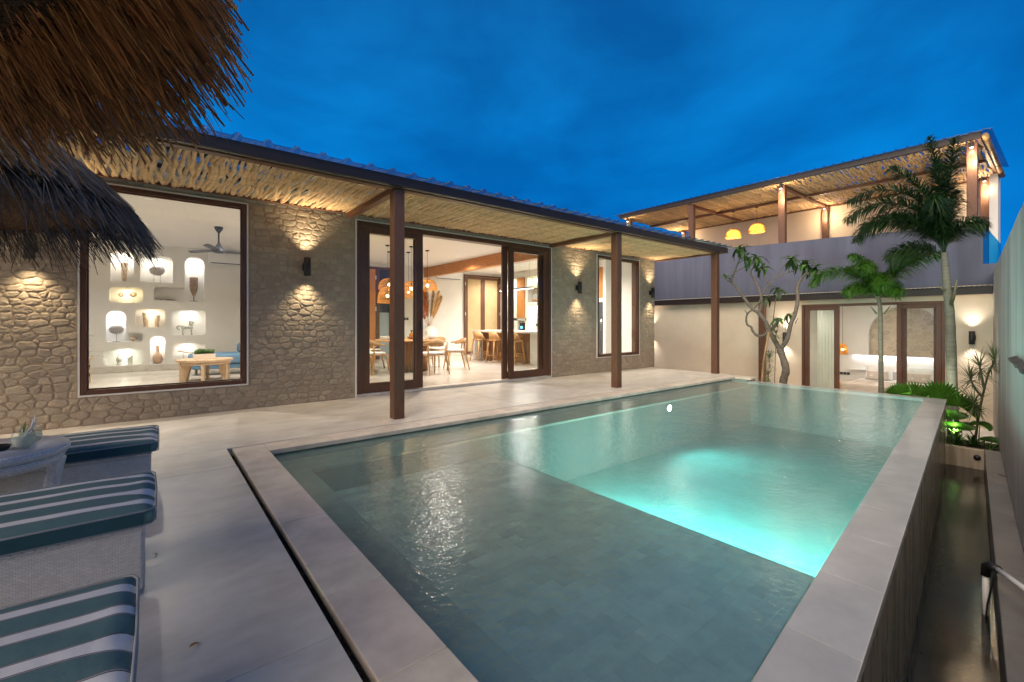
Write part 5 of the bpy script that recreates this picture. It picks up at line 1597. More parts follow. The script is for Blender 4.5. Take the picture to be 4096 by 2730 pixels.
# ================================================================ kitchen
t = thing('kitchen_island', 'pale cement bar counter with brown vertical slats', 'counter', (8.4, 10.3, .05))
G().box(7.92, 8.55, .93, 8.85, 12.0, .99).build('worktop', mt['counter'], t, bevel=.006)
G().box(8.18, 8.57, .052, 8.83, 9.42, .928).build('end_panel', mt['counter'], t, bevel=.006)
G().box(7.98, 11.85, .052, 8.83, 11.98, .928).build('end_panel', mt['counter'], t, bevel=.006)
G().box(8.32, 9.425, .052, 8.80, 11.845, .928).build('cabinet', mt['slat'], t)
q = G().box(0, 0, 0, .03, .022, .80); sl = bpy.data.meshes.new('slat'); sl.from_pydata(q.v, [], q.f); sl.materials.append(mt['slat'])
yy = 9.44
while yy < 11.83:
    o = link('slat', sl, t); o.location = (8.289, yy, .10); yy += .045
def make_stool():
    t = thing('bar_stool', '', 'bar stool', (0, 0, 0), 'teak bar stools at the counter')
    g = G(); g.prism(arch(-.20, .20, -.19, .19, .08), .64, .675); g.build('seat', mt['teak'], t, bevel=.008)
    for sx_ in (-1, 1):
        for sy_ in (-1, 1):
            G().tube([(sx_ * .22, sy_ * .21, 0), (sx_ * .15, sy_ * .145, .64)], [.016, .024], 10).build('leg', mt['teak'], t)
    for sx_ in (-1, 1):
        G().cyl((sx_ * .195, -.19, .22), (sx_ * .195, .19, .22), .011, n=8).build('foot_rail', mt['teak'], t)
    G().cyl((.195, -.19, .28), (.195, .19, .28), .011, n=8).build('foot_rail', mt['teak'], t)
    g = G(); vs = []; fs = []; n = 12     # curved low back on the -x side
    for i in range(n + 1):
        a = PI / 2 + PI * i / n
        u_ = math.sin(a - PI / 2)
        x_, y_ = .02 + .205 * math.cos(a), .20 * math.sin(a)
        top = .70 + .215 * min(1, u_ * 1.6)
        for dr, z_ in ((-.010, .676), (.010, .676), (.028, top), (.010, top)):
            vs.append((x_ + math.cos(a) * dr, y_ + math.sin(a) * dr, z_))
    for i in range(n):
        for k_ in range(4): fs.append((4 * i + k_, 4 * i + (k_ + 1) % 4, 4 * i + 4 + (k_ + 1) % 4, 4 * i + 4 + k_))
    fs += [(3, 2, 1, 0), (4 * n, 4 * n + 1, 4 * n + 2, 4 * n + 3)]
    g.add(vs, fs, True); g.build('backrest', mt['teak'], t)
    return t
s0 = make_stool()
for i, (x_, y_, lab) in enumerate(((7.86, 11.40, 'bar stool at the far end of the counter'), (7.86, 10.58, 'middle bar stool, left of the door stile'), (7.90, 9.75, 'bar stool nearest the pool, seen through the right glass door'))):
    if i == 0: s0.location = (x_, y_, .051); s0['label'] = lab
    else: copy_tree(s0, (x_, y_, .051), rr(-.1, .1), lab)
# kitchen wall with shelf recess
XK = 10.45
g = G()
g.box(XK, 12.22, .05, X1W - .161, 13.05 + .3, .93); g.box(XK, 12.22, 1.31, X1W - .161, 12.70 + .65, 1.40)
g.box(XK, 12.74, .93, X1W - .161, 13.35, 3.09); g.box(XK, 12.16, .05, X1W - .161, 12.30, 3.09)
g.box(XK, 9.3, 2.86, X1W - .161, 12.16, 3.09); g.box(XK, 9.3, 1.87, X1W - .161, 12.16, 1.96); g.box(XK - .25, 9.3, .05, X1W - .161, 12.16, .93)
g.box(XK, 12.30, 2.87, X1W - .161, 12.74, 3.09)
g.build('kitchen_wall', mt['render_white'], villa)
G().box(10.15, 9.28, .931, X1W - .162, 12.155, .955).build('back_counter', mt['counter'], villa)
t = thing('wall_cabinet', 'tall honey brown cabinet door above the coffee machine', 'cabinet', (XK, 12.5, 1.42))
G().box(XK - .03, 12.31, 1.405, XK + .2, 12.735, 2.865).build('cabinet_door', mt['door_wood'], t, bevel=.004)
G().box(XK + .02, 9.32, 2.42, X1W - .165, 12.155, 2.45).build('shelf', mt['wood_y'], villa)
for i in range(5):
    y_ = 11.95 - i * .105
    m_ = thing('mug', 'woven brown tumbler, %s on the kitchen shelf' % ['first from the left', 'second from the left', 'third from the left', 'fourth from the left', 'last in the row'][i], 'tumbler', (XK + .08, y_, 1.961), 'row of tumblers on the kitchen shelf')
    G().lathe((XK + .08, y_, 1.962), [(.032, 0), (.042, .05), (.036, .11), (.03, .11), (.034, .05)], 14).build('body', mt['slat'], m_)
t = thing('coffee_machine', 'black coffee machine with a blue display in the wall recess', 'coffee machine', (XK + .1, 12.5, .93))
G().box(XK + .02, 12.40, .932, XK + .2, 12.64, 1.22).build('body', mt['black'], t, bevel=.015)
G().box(XK + .012, 12.47, 1.02, XK + .019, 12.57, 1.10).build('display', mt['em_blue'], t)
G().box(XK - .02, 12.42, .932, XK + .019, 12.62, .95).build('drip_tray', mt['steel'], t)
tag(G().box(X1W - .175, 11.87, 1.10, X1W - .162, 11.96, 1.20).build('wall_socket', mt['charcoal'], bevel=.003), 'black wall socket on the green lit kitchen wall', 'socket')
lamp('shelf_light', 'AREA', (XK + .12, 11.0, 2.85), 11, (1, .92, .58), villa, dir=(0, 0, -1), shape='RECTANGLE', size=.1, size_y=2.0)
lamp('shelf_light', 'AREA', (XK + .12, 11.0, 1.86), 9, (.86, 1, .74), villa, dir=(0, 0, -1), shape='RECTANGLE', size=.1, size_y=2.0)
# linear lamp over the bar
t = thing('linear_pendant', 'slim grey linear lamp with cool white light above the bar', 'pendant lamp', (8.3, 10.1, 2.2))
G().box(8.27, 9.42, 2.19, 8.33, 10.95, 2.245).build('housing', mt['steel'], t, bevel=.004)
G().box(8.278, 9.43, 2.183, 8.322, 10.94, 2.189).build('diffuser', mt['em_strip'], t)
for y_ in (9.58, 10.8): G().cyl((8.3, y_, 2.245), (8.3, y_, 3.099), .003, n=6).build('cable', mt['charcoal'], t)
lamp('lamp_light', 'AREA', (8.3, 10.18, 2.175), 20, (.93, .96, 1), t, dir=(0, 0, -1), shape='RECTANGLE', size=.05, size_y=1.4)
# fridge seen through the narrow window
t = thing('fridge', 'tall dark steel fridge behind the narrow window', 'fridge', (10.3, 9.0, .05))
G().box(10.41, 8.645, .06, 10.68, 9.27, 1.84).build('body', mt['charcoal'], t, bevel=.01)
G().box(10.386, 8.65, .10, 10.409, 9.26, .95).build('door', mt['charcoal'], t, bevel=.004)
G().box(10.386, 8.65, .96, 10.409, 9.26, 1.83).build('door', mt['charcoal'], t, bevel=.004)
G().cyl((10.37, 8.72, .98), (10.37, 8.72, 1.35), .010, n=8).build('handle', mt['steel'], t)
t = thing('over_fridge_cabinet', 'honey brown cabinet above the fridge', 'cabinet', (10.3, 9.0, 1.95))
G().box(10.40, 8.645, 1.96, 10.68, 9.27, 2.88).build('carcass', mt['door_wood'], t, bevel=.004)
g = G(); g.box(10.36, 8.54, .05, X1W - .163, 8.64, 3.09); g.box(10.37, 8.64, 1.845, X1W - .163, 9.29, 1.955); g.box(10.37, 8.64, 2.885, X1W - .163, 9.29, 3.09)
g.build('kitchen_wall', mt['render_white'], villa)

# ================================================================ bedroom
t = thing('bed', 'low double bed with a beige throw over white bedding', 'bed', (15.9, 3.0, ZG))
BY0, BY1, BX0, BX1 = 2.02, 4.0, 14.95, 16.85
G().box(BX0 + .04, BY0 + .04, ZG + .02, BX1, BY1 - .04, ZG + .22).build('base', mt['white_cloth'], t, bevel=.02)
G().box(BX0, BY0, ZG + .22, BX1, BY1, ZG + .50).build('mattress', mt['white_cloth'], t, bevel=.05, seg=3)
def cloth(x0, x1, y0, y1, z, drop, name, m, parent, th=.008):
    g = G(); nx_, ny_ = 26, 30; vs = []
    for i in range(nx_ + 1):
        for j in range(ny_ + 1):
            u_ = -drop + (x1 - x0 + drop) * i / nx_
            v_ = -drop + (y1 - y0 + 2 * drop) * j / ny_
            x_ = x0 + max(0, u_); y_ = y0 + min(max(0, v_), y1 - y0); zz = z
            if u_ < 0: zz += u_; x_ -= .012 + .010 * math.sin(v_ * 22) * (-u_ / drop)
            if v_ < 0: zz = min(zz, z + v_); y_ -= .012 + .01 * math.sin(u_ * 20)
            if v_ > y1 - y0: zz = min(zz, z - (v_ - (y1 - y0))); y_ += .012 + .01 * math.sin(u_ * 20)
            zz += .006 * mnoise.noise((x_ * 5, y_ * 5, 0))
            vs.append((x_, y_, zz))
    fs = [(i * (ny_ + 1) + j, (i + 1) * (ny_ + 1) + j, (i + 1) * (ny_ + 1) + j + 1, i * (ny_ + 1) + j + 1) for i in range(nx_) for j in range(ny_)]
    o = g.add(vs, fs, True).build(name, m, parent)
    return o
tb = cloth(BX0, 16.05, BY0, BY1, ZG + .512, .26, 'throw', mt['beige_cloth'], t)
for v_ in (2.65, 3.05, 3.45, 3.75):
    G().tube([(BX0 - .022, v_, ZG + .30), (BX0 - .018, v_, ZG + .48), (BX0 + .02, v_, ZG + .522), (16.0, v_, ZG + .522)], .0055, 5).build('pleat', mt['beige_cloth'], tb)
def pillow(x, y, z, w, h, th, lean, label, m, name='pillow', group=None, ear=.10):
    n = 14; vs = []; fs = []
    for side in (-1, 1):
        for i in range(n + 1):
            for j in range(n + 1):
                u_, v_ = -1 + 2 * i / n, -1 + 2 * j / n
                pin = 1 - .5 * ear * (1 - abs(u_) ** 2) * (abs(v_) ** 3) ; pin2 = 1 - .5 * ear * (1 - abs(v_) ** 2) * (abs(u_) ** 3)
                b = th / 2 * max(0, (1 - u_ ** 4)) ** .5 * max(0, (1 - v_ ** 4)) ** .5
                vs.append((side * b, u_ * w / 2 * pin2, v_ * h / 2 * pin))
    o_ = (n + 1) ** 2
    for s_ in (0, 1):
        for i in range(n):
            for j in range(n):
                a = s_ * o_ + i * (n + 1) + j
                q = (a, a + n + 1, a + n + 2, a + 1)
                fs.append(q if s_ else q[::-1])
    cl_, sl_ = math.cos(lean), math.sin(lean)
    vs = [(x + a * cl_ + c * sl_, y + b, z + h / 2 - a * sl_ + c * cl_) for a, b, c in vs]
    o = G().add(vs, fs, True).build(name, m)
    tag(o, label, 'pillow' if name == 'pillow' else 'cushion', group)
    return o
pillow(16.62, 3.52, ZG + .49, .66, .44, .19, .28, 'white pillow on the left half of the bed', mt['white_cloth'], group='white pillows on the bed')
pillow(16.62, 2.62, ZG + .49, .70, .42, .19, .28, 'white pillow on the right half of the bed, behind the door stile', mt['white_cloth'], group='white pillows on the bed')
for y_, lab in ((3.52, 'beige cushion with a palm motif in front of the left pillow'), (2.62, 'beige cushion with a palm motif in front of the right pillow')):
    o = pillow(16.40, y_, ZG + .50, .50, .27, .12, .34, lab, mt['beige_cloth'], 'cushion', 'beige bolster cushions on the bed')
    for d_ in (-.12, .12):
        g = G()
        for k_ in range(9):
            a = PI * (k_ + .0) / 8
            g.tube([(16.335, y_ + d_, ZG + .63), (16.333, y_ + d_ + .06 * math.cos(a), ZG + .63 + .055 * math.sin(a) - .0)], [.003, .001], 4)
        g.tube([(16.318, y_ + d_, ZG + .56), (16.333, y_ + d_, ZG + .63)], .003, 4)
        g.build('palm_motif', mt['white_cloth'], o)
t = thing('nightstand', 'light wood nightstand left of the bed', 'nightstand', (15.9, 4.4, ZG))
G().box(15.75, 4.08, ZG + .05, 16.2, 4.60, ZG + .40).build('body', mt['teak'], t, bevel=.006)
G().box(15.738, 4.11, ZG + .10, 15.749, 4.57, ZG + .36).build('drawer_front', mt['teak'], t, bevel=.003)
for i in range(3):
    tag(G().box(16.885, 4.475 - i * .09, -.40, 16.899, 4.555 - i * .09, -.32).build('light_switch', mt['charcoal'], bevel=.003), ['leftmost', 'middle', 'rightmost'][i] + ' of the three dark switches beside the bed', 'switch', 'dark switches beside the bed')
# white curtain behind the left glass
g = G(); vs = []
n = 60
for i in range(n + 1):
    y_ = 3.84 + .40 * i / n
    x_ = XG + .55 + .022 * math.sin(i * 1.9)
    vs += [(x_, y_, ZG + .01), (x_, y_, 1.78)]
g.add(vs, [(2 * i, 2 * i + 2, 2 * i + 3, 2 * i + 1) for i in range(n)], True)
tag(g.build('curtain', mt['curtain']), 'long white curtain behind the left glass door of the bedroom', 'curtain')
lamp('bedroom_fill', 'AREA', (15.0, 3.0, 1.80), 13, NEUT, gw, dir=(0, 0, -1), shape='RECTANGLE', size=1.5, size_y=2.5)  # unseen fill light added to brighten the bedroom
# ================================================================ loungers
def lounger(yn, label, width=.655, dx=0.0):
    """foot end at x = 0, near side at y = yn; base width a little narrower than the cushion"""
    yc = yn + width / 2
    t = thing('sun_lounger', label, 'sun lounger', (-.95 + dx, yc, 0), 'white wicker sun loungers in a row on the deck')
    x1 = -.035 + dx
    g = G(); g.box(-1.95 + dx, yn + .03, .03, x1, yn + width - .03, .295)
    g.build('wicker_base', mt['wicker'], t, bevel=.012, seg=3)
    g = G(); g.box(-1.93 + dx, yn + .045, .001, x1 - .015, yn + width - .045, .029); g.build('plinth', mt['black'], t)
    g = G(); g.box(-1.955 + dx, yn + .024, .296, x1 + .004, yn + width - .024, .312); g.build('rim', mt['wicker_b'], t, bevel=.006)
    # cushion: puffed rounded slab
    nx_, ny_ = 60, 22
    vs, fs = [], []
    L = 1.32; x0 = -1.32 + dx; z0, z1 = .313, .392
    def shape(u, v, top):
        x = x0 + L * u; y = yn + width * v
        e_ = min(u * L / .05 if u * L < .05 else 1, (1 - u) * L / .05 if (1 - u) * L < .05 else 1, v * width / .045 if v * width < .045 else 1, (1 - v) * width / .045 if (1 - v) * width < .045 else 1)
        r_ = math.sqrt(max(0, 1 - (1 - e_) ** 2))
        zc = (z0 + z1) / 2; h = (z1 - z0) / 2
        puff = .016 * (math.sin(PI * min(1, u * L / .6) / 2) if u < .5 else math.sin(PI * min(1, (1 - u) * L / .3) / 2)) * math.sin(PI * v) ** .6 if 0 < v < 1 else 0
        z = zc + h * (1 if top else -1) * (.35 + .65 * r_)
        if top:
            wr = math.exp(-((1 - u) * L / .07) ** 2) * .012 * math.sin(v * 74 + 1.5 * math.sin(v * 20)) * math.sin(PI * v)
            z += puff * r_ + wr + .0025 * mnoise.noise((x * 5, y * 9, 1.3))
        ex = .010 * (1 - abs(v - .5) ** 3 * 8) if u > .999 else 0
        return (x + ex, y, z)
    for top in (1, 0):
        for i in range(nx_ + 1):
            for j in range(ny_ + 1):
                u = (1 - math.cos(PI * i / nx_)) / 2; v = (1 - math.cos(PI * j / ny_)) / 2
                u = .55 * u + .45 * i / nx_; v = .6 * v + .4 * j / ny_
                vs.append(shape(u, v, top))
    o_ = (nx_ + 1) * (ny_ + 1)
    for i in range(nx_):
        for j in range(ny_):
            a = i * (ny_ + 1) + j
            fs.append((a, a + ny_ + 1, a + ny_ + 2, a + 1)); fs.append((o_ + a, o_ + a + 1, o_ + a + ny_ + 2, o_ + a + ny_ + 1))
    per = [j for j in range(ny_ + 1)] + [i * (ny_ + 1) + ny_ for i in range(1, nx_ + 1)] + [nx_ * (ny_ + 1) + j for j in range(ny_ - 1, -1, -1)] + [i * (ny_ + 1) for i in range(nx_ - 1, 0, -1)]
    for k_ in range(len(per)):
        a, b = per[k_], per[(k_ + 1) % len(per)]; fs.append((a, b, b + o_, a + o_))
    # pattern starts at the near edge of every cushion
    vs = [(x, y - yn, z) for x, y, z in vs]
    c = G().add(vs, fs, True).build('cushion', mt['stripe'], t)
    c.location = (0, yn, 0)
    # plain side bands and piping
    zt_, zb_ = z1 - .012, z0 + .014
    q = .004
    g = G()
    def band(p0, p1):
        n_ = Vector((p1[1] - p0[1], -(p1[0] - p0[0]), 0)).normalized() * .006
        a, b = Vector((*p0, zb_)), Vector((*p1, zb_)); up_ = Vector((0, 0, zt_ - zb_))
        g.add([a + n_, b + n_, b + n_ + up_, a + n_ + up_, a, b, b + up_, a + up_], [(0, 1, 2, 3), (4, 7, 6, 5), (3, 2, 6, 7), (1, 0, 4, 5), (0, 3, 7, 4), (2, 1, 5, 6)])
    band((x0 + .02, yn + .001), (dx - .035, yn + .001))
    g.build('side_band', mt['teal_side'], t)
    def loop(z_, m_, r_=.0055, off=.0):
        pts = [(x0 + .03, yn - off, z_), (dx - .035, yn - off, z_), (dx - .008 + off, yn + .012, z_), (dx + .004 + off, yn + .045, z_), (dx + .008 + off, yc, z_), (dx + .004 + off, yn + width - .045, z_), (dx - .008 + off, yn + width - .012, z_), (dx - .035, yn + width + off, z_), (x0 + .03, yn + width + off, z_)]
        G().tube(pts, r_, 6).build('piping', m_, t)
    loop(z1 - .008, mt['grey_pipe'], .0040, .002); loop(z0 + .012, mt['grey_pipe'], .0032, .002)
    # raised head part, out of the picture on the left
    bg = G(); bg.add([(x0 - .02, yn + .01, .33), (x0 - .02, yn + width - .01, .33), (x0 - .62, yn + width - .01, .80), (x0 - .62, yn + .01, .80),
                      (x0 - .07, yn + .01, .27), (x0 - .07, yn + width - .01, .27), (x0 - .67, yn + width - .01, .74), (x0 - .67, yn + .01, .74)],
                     [(0, 1, 2, 3), (4, 7, 6, 5), (0, 3, 7, 4), (1, 5, 6, 2), (3, 2, 6, 7), (0, 4, 5, 1)])
    bg.build('backrest', mt['stripe'], t, bevel=.02, seg=3)
    return t
lounger(1.25, 'nearest white wicker sun lounger with teal striped cushion, cut by the bottom edge', .66, -.045)
lounger(2.52, 'middle white wicker sun lounger with teal striped cushion', .655, 0.0)
lounger(3.93, 'farthest white wicker sun lounger with teal striped cushion, behind the round table', .665, .02)

# round wicker side table with two drinks
tx_, ty_ = -.72, 3.80
t = thing('side_table', 'round white wicker side table between the two far loungers', 'side table', (tx_, ty_, 0))
G().lathe((tx_, ty_, .44), [(.305, 0), (.325, .01), (.328, .035), (.315, .052), (.0, .056)], 40).build('tabletop', mt['wicker_b'], t)
G().lathe((tx_, ty_, .385), [(.29, 0), (.31, .055), (.30, .055), (.28, 0)], 40).build('apron', mt['wicker_b'], t)
for k_ in range(4):
    a = R(-8 + 90 * k_); ca, sa = math.cos(a), math.sin(a)
    vs = []
    for r_, w_, z_ in ((.300, .085, .40), (.285, .060, .30), (.265, .050, .15), (.25, .045, .0)):
        for (dr, s_) in ((-.05, -1), (-.05, 1), (0, 1), (0, -1)):
            vs.append((tx_ + ca * (r_ + dr) - sa * w_ * s_, ty_ + sa * (r_ + dr) + ca * w_ * s_, z_))
    fs = [(0, 1, 2, 3), (15, 14, 13, 12)]
    for i in range(3):
        for j in range(4): fs.append((4 * i + j, 4 * i + 4 + j, 4 * i + 4 + (j + 1) % 4, 4 * i + (j + 1) % 4))
    G().add(vs, fs).build('leg', mt['wicker_b'], t, bevel=.01)
def tumbler(x, y, lab, ang):
    t = thing('drink_glass', lab, 'glass', (x, y, .4965), 'lemonade glasses on the side table')
    z = .4970
    G().lathe((x, y, z), [(.028, 0), (.044, .018), (.050, .045), (.046, .075), (.040, .105), (.0385, .105), (.0445, .075), (.0485, .045), (.042, .020), (.025, .006)], 28).build('glass', mt['glass_t'], t)
    G().lathe((x, y, z), [(.026, .007), (.0415, .021), (.0475, .045), (.0455, .064), (.0, .0645)], 28).build('drink', mt['drink'], t)
    ca, sa = math.cos(ang), math.sin(ang)
    G().tube([(x - ca * .02, y - sa * .02, z + .012), (x + ca * .035, y + sa * .035, z + .125), (x + ca * .038, y + sa * .038, z + .155)], .0035, 7).build('straw', mt['white_gloss'], t)
    g = G(); lx, ly = x + math.cos(ang + 1.6) * .038, y + math.sin(ang + 1.6) * .038
    g.tube([(lx, ly, z + .075), (lx + .006, ly, z + .10), (lx + .014, ly, z + .128)], [.008, .010, .005], 6, flat=.3)
    g.build('lime_slice', mt['lime'], t)
tumbler(-.575, 3.70, 'front lemonade glass with a lime slice and clear straw', .2)
tumbler(-.565, 3.82, 'rear lemonade glass half hidden behind the front one', 1.2)
t = thing('ashtray', 'black dish at the left edge of the wicker side table', 'dish', (-.66, 3.72, .4965))
G().lathe((-.69, 3.73, .4970), [(.055, 0), (.065, .02), (.060, .022), (.05, .006), (0, .006)], 20).build('dish', mt['black'], t)

# ================================================================ thatched parasols
def parasol(c, rim, zr, zt, n_straw, m, label, wid=(.0022, .0045), droop=.16, seed=1, under=True, near=0):
    bo = .08 if near else -.03
    t = thing('thatched_parasol', label, 'parasol', (c[0], c[1], 0))
    G().cyl((c[0], c[1], 0.001), (c[0], c[1], zt - .05), .05, n=14).build('pole', mt['wood_z'], t)
    G().lathe((c[0], c[1], .001), [(.28, 0), (.28, .05), (.06, .07)], 24).build('base', mt['dark_stone'], t)
    for k_ in range(10):
        a = 2 * PI * k_ / 10 + .2
        G().cyl((c[0], c[1], zt - .14), (c[0] + (rim - .30) * math.cos(a), c[1] + (rim - .30) * math.sin(a), zr + .16), .016, n=8).build('rib', mt['bamboo'], t)
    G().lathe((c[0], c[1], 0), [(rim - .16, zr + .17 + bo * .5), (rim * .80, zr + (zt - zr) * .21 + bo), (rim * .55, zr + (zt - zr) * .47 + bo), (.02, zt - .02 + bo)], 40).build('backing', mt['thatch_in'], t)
    rnd = random.Random(seed)
    g = G()
    for i in range(n_straw):
        a = rnd.uniform(0, 2 * PI)
        q = rnd.uniform(-.1, .38) if i % 6 == 0 else rnd.random() ** .6                      # where the straw ends, as a share of the radius
        side = 1 if (not under or rnd.random() < .5) else -1
        rend = rim * (.10 + .90 * q) + rnd.uniform(-.07, .05)
        L = rnd.uniform(.35, .75)
        if q < .3: L *= .6
        rst = max(.03, rend - L * .80)
        da = rnd.gauss(0, .06)
        def zs(r_): return zr + (zt - zr) * (1 - r_ / rim) ** .92 if r_ < rim else zr - (r_ - rim) * .6
        lift = rnd.uniform(.0, .05) if side > 0 else -rnd.uniform(.0, .07)
        dr = rnd.uniform(0, droop) * (1 if side < 0 else .35) + (.05 + rnd.random() * .09 if rend > rim * .93 else 0)
        if side < 0 and rend < rim * .9: dr += .04 + rnd.random() * .10
        p = []
        for k_ in range(4):
            s_ = k_ / 3
            r_ = rst + (rend - rst) * s_
            aa = a + da * s_ * s_
            p.append(Vector((c[0] + r_ * math.cos(aa), c[1] + r_ * math.sin(aa), zs(r_) + lift - dr * s_ ** 2.2)))
        w0 = rnd.uniform(*wid) * (2.0 if rnd.random() < .06 else 1)
        ww = [w0, w0 * 1.05, w0 * .9, w0 * (.8 if rnd.random() < .75 else .12)]
        d_ = (p[3] - p[0]).normalized()
        u_ = d_.cross(Vector((rnd.gauss(0, 1), rnd.gauss(0, 1), rnd.gauss(0, 1)))).normalized()
        v_ = d_.cross(u_)
        vs = []
        for k_ in range(4):
            vs += [p[k_] + u_ * ww[k_], p[k_] - (u_ * .5 - v_ * .87) * ww[k_], p[k_] - (u_ * .5 + v_ * .87) * ww[k_]]
        fs = []
        for k_ in range(3):
            b = 3 * k_
            for j in range(3): fs.append((b + j, b + (j + 1) % 3, b + 3 + (j + 1) % 3, b + 3 + j))
        fs.append((9, 10, 11))
        g.add(vs, fs)
    g.build('thatch', m, t, kind='stuff')
    if near:      # thick loose reeds hanging below the rest
        g = G()
        for i in range(near):
            a = rnd.uniform(-2.2, 1.6); r_ = rim * rnd.uniform(.20, .88)
            p0 = Vector((c[0] + r_ * math.cos(a), c[1] + r_ * math.sin(a), zr + (zt - zr) * (1 - r_ / rim) - .03))
            d_ = Vector((math.cos(a + rnd.gauss(0, .3)), math.sin(a + rnd.gauss(0, .3)), -rnd.uniform(.9, 2.2))).normalized()
            L = rnd.uniform(.15, .36); p1 = p0 + d_ * L * .6; p2 = p0 + d_ * L + Vector((0, 0, -.04))
            g.tube([p0, p1, p2], [.0055, .006, .005], 4, smooth=False, flat=.4)
        g.build('loose_reeds', m, t, kind='stuff')
    return t
parasol((-1.62, 1.92), 1.87, 2.19, 3.55, 56000, mt['thatch'], 'large brown thatched parasol overhead at the top left, seen from below', (.0024, .0054), .07, 1, near=300)
parasol((-1.68, 5.06), 1.73, 1.95, 3.46, 24000, mt['thatch_grey'], 'lower thatched parasol with top coloured grey blue as in shade near the stone wall', (.0018, .0040), .13, 2)

# ================================================================ plants
def leaf_mesh(L, W, m, curl=.3, name='leaf', n=6):
    g = G(); vs = []
    for i in range(n + 1):
        q = i / n; w = W * math.sin(PI * (q ** .75)) ** .8 if 0 < q < 1 else .001
        x = L * q * math.cos(curl * q * .8); z = -L * q * math.sin(curl * q)
        vs += [(x, -w, z + .25 * w), (x, 0, z), (x, w, z + .25 * w)]
    g.add(vs, [(3 * i, 3 * i + 3, 3 * i + 4, 3 * i + 1) for i in range(n)] + [(3 * i + 1, 3 * i + 4, 3 * i + 5, 3 * i + 2) for i in range(n)], True)
    me = bpy.data.meshes.new(name); me.from_pydata(g.v, [], g.f); me.polygons.foreach_set('use_smooth', g.s); me.materials.append(m)
    return me
# frangipani
XF = 11.8
fr = thing('frangipani_tree', 'crooked leaning frangipani tree with sparse leaf clusters behind the pool', 'tree', (XF, 4.33, -.86))
def P3(pts, dx=0.0, ddx=0.0):
    n = len(pts)
    return [Vector((XF + dx + ddx * i / max(1, n - 1), a, b)) for i, (a, b) in enumerate(pts)]
def smooth(pts, k=4):
    out = []
    n = len(pts)
    for i in range(n - 1):
        p0, p1, p2, p3 = pts[max(0, i - 1)], pts[i], pts[i + 1], pts[min(n - 1, i + 2)]
        for j in range(k):
            t_ = j / k
            out.append(0.5 * ((2 * p1) + (p2 - p0) * t_ + (2 * p0 - 5 * p1 + 4 * p2 - p3) * t_ * t_ + (3 * p1 - p0 - 3 * p2 + p3) * t_ ** 3))
    out.append(pts[-1]); return out
def limb(pts, r0, r1, name='branch', m='bark', n=10, knob=.10):
    pts = smooth(pts); k = len(pts)
    rad = [(r0 + (r1 - r0) * i / (k - 1)) * (1 + rr(-knob, knob)) for i in range(k)]
    return G().tube(pts, rad, n).build(name, mt[m], fr)
limb(P3([(4.36, -.95), (4.32, -.22), (4.26, .06), (4.30, .29), (4.40, .60)]), .085, .075, 'trunk', n=14)
limb(P3([(4.39, .56), (4.50, .80), (4.60, 1.04), (4.69, 1.27), (4.82, 1.47)], 0, -.15), .062, .045)
limb(P3([(4.82, 1.47), (4.97, 1.59), (5.14, 1.86), (5.28, 2.09), (5.42, 2.27), (5.51, 2.31)], -.15, -.2), .042, .022)
limb(P3([(5.40, 2.25), (5.33, 2.46), (5.21, 2.72), (5.14, 2.88), (5.14, 3.08)], -.33, -.1), .026, .012)
limb(P3([(5.30, 2.51), (5.14, 2.56), (5.04, 2.63), (5.01, 2.82)], -.36, 0), .016, .012)
limb(P3([(4.82, 1.45), (4.76, 1.68), (4.79, 1.87), (4.86, 2.09), (4.97, 2.29), (5.07, 2.46), (5.02, 2.65), (5.00, 2.84)], -.14, .2), .038, .016)
limb(P3([(4.93, 1.56), (4.82, 1.73), (4.73, 2.01), (4.62, 2.19), (4.44, 2.36), (4.07, 2.51), (3.93, 2.66)], -.18, .45), .020, .011)
limb(P3([(4.46, 2.35), (4.42, 2.52), (4.19, 2.75)], .13, 0), .014, .010)
limb(P3([(4.66, 2.17), (4.76, 2.39), (4.79, 2.61)], .05, 0), .014, .010)
limb(P3([(4.61, 1.0), (4.75, .9), (4.88, .91), (4.97, 1.01), (5.0, 1.11), (5.09, 1.17), (5.11, 1.3), (5.07, 1.45), (4.93, 1.55)], -.08, -.1), .034, .020)
limb(P3([(5.07, 1.45), (5.13, 1.54)], -.2, 0), .016, .008)
limb(P3([(4.36, .60), (4.24, .84), (4.17, 1.2), (4.09, 1.43), (4.04, 1.77), (4.06, 2.02), (4.01, 2.21), (3.89, 2.37), (3.66, 2.34)], 0, .2), .055, .024)
limb(P3([(3.89, 2.37), (3.86, 2.50)], .18, 0), .026, .014)
limb(P3([(4.57, 1.04), (4.44, 1.2), (4.42, 1.3)], -.05, 0), .045, .03)
limb(P3([(4.55, 1.13), (4.51, 1.67), (4.47, 2.04)], -.02, .1), .012, .008)
limb(P3([(4.08, 1.2), (4.02, 1.33)], .05, 0), .012, .006)
limb(P3([(4.72, 1.72), (4.66, 1.82)], -.1, 0), .012, .006)
lfm = [leaf_mesh(.235, .034, mt['leaf_mid'], .5), leaf_mesh(.20, .032, mt['leaf_mid'], .9), leaf_mesh(.16, .026, mt['leaf_mid'], .2), leaf_mesh(.24, .036, mt['leaf_dark'], 1.2)]
def cluster(p, n, up_=(0, 0, 1), spread=1.0, sz=1.0, down=0.0):
    up_ = Vector(up_).normalized()
    n = int(n * 1.35)
    for i in range(n):
        az = i * 2.399 + rr(-.3, .3)
        el = rr(-.75, .9) * spread - down * .7
        d_ = Vector((math.cos(az) * math.cos(el), math.sin(az) * math.cos(el), math.sin(el)))
        o = link('leaf', random.choice(lfm), fr)
        o.location = Vector(p) + up_ * rr(-.06, .04)
        o.rotation_mode = 'QUATERNION'
        o.rotation_quaternion = d_.to_track_quat('X', 'Z')
        s_ = rr(1.1, 1.6) * sz; o.scale = (s_, s_, s_)
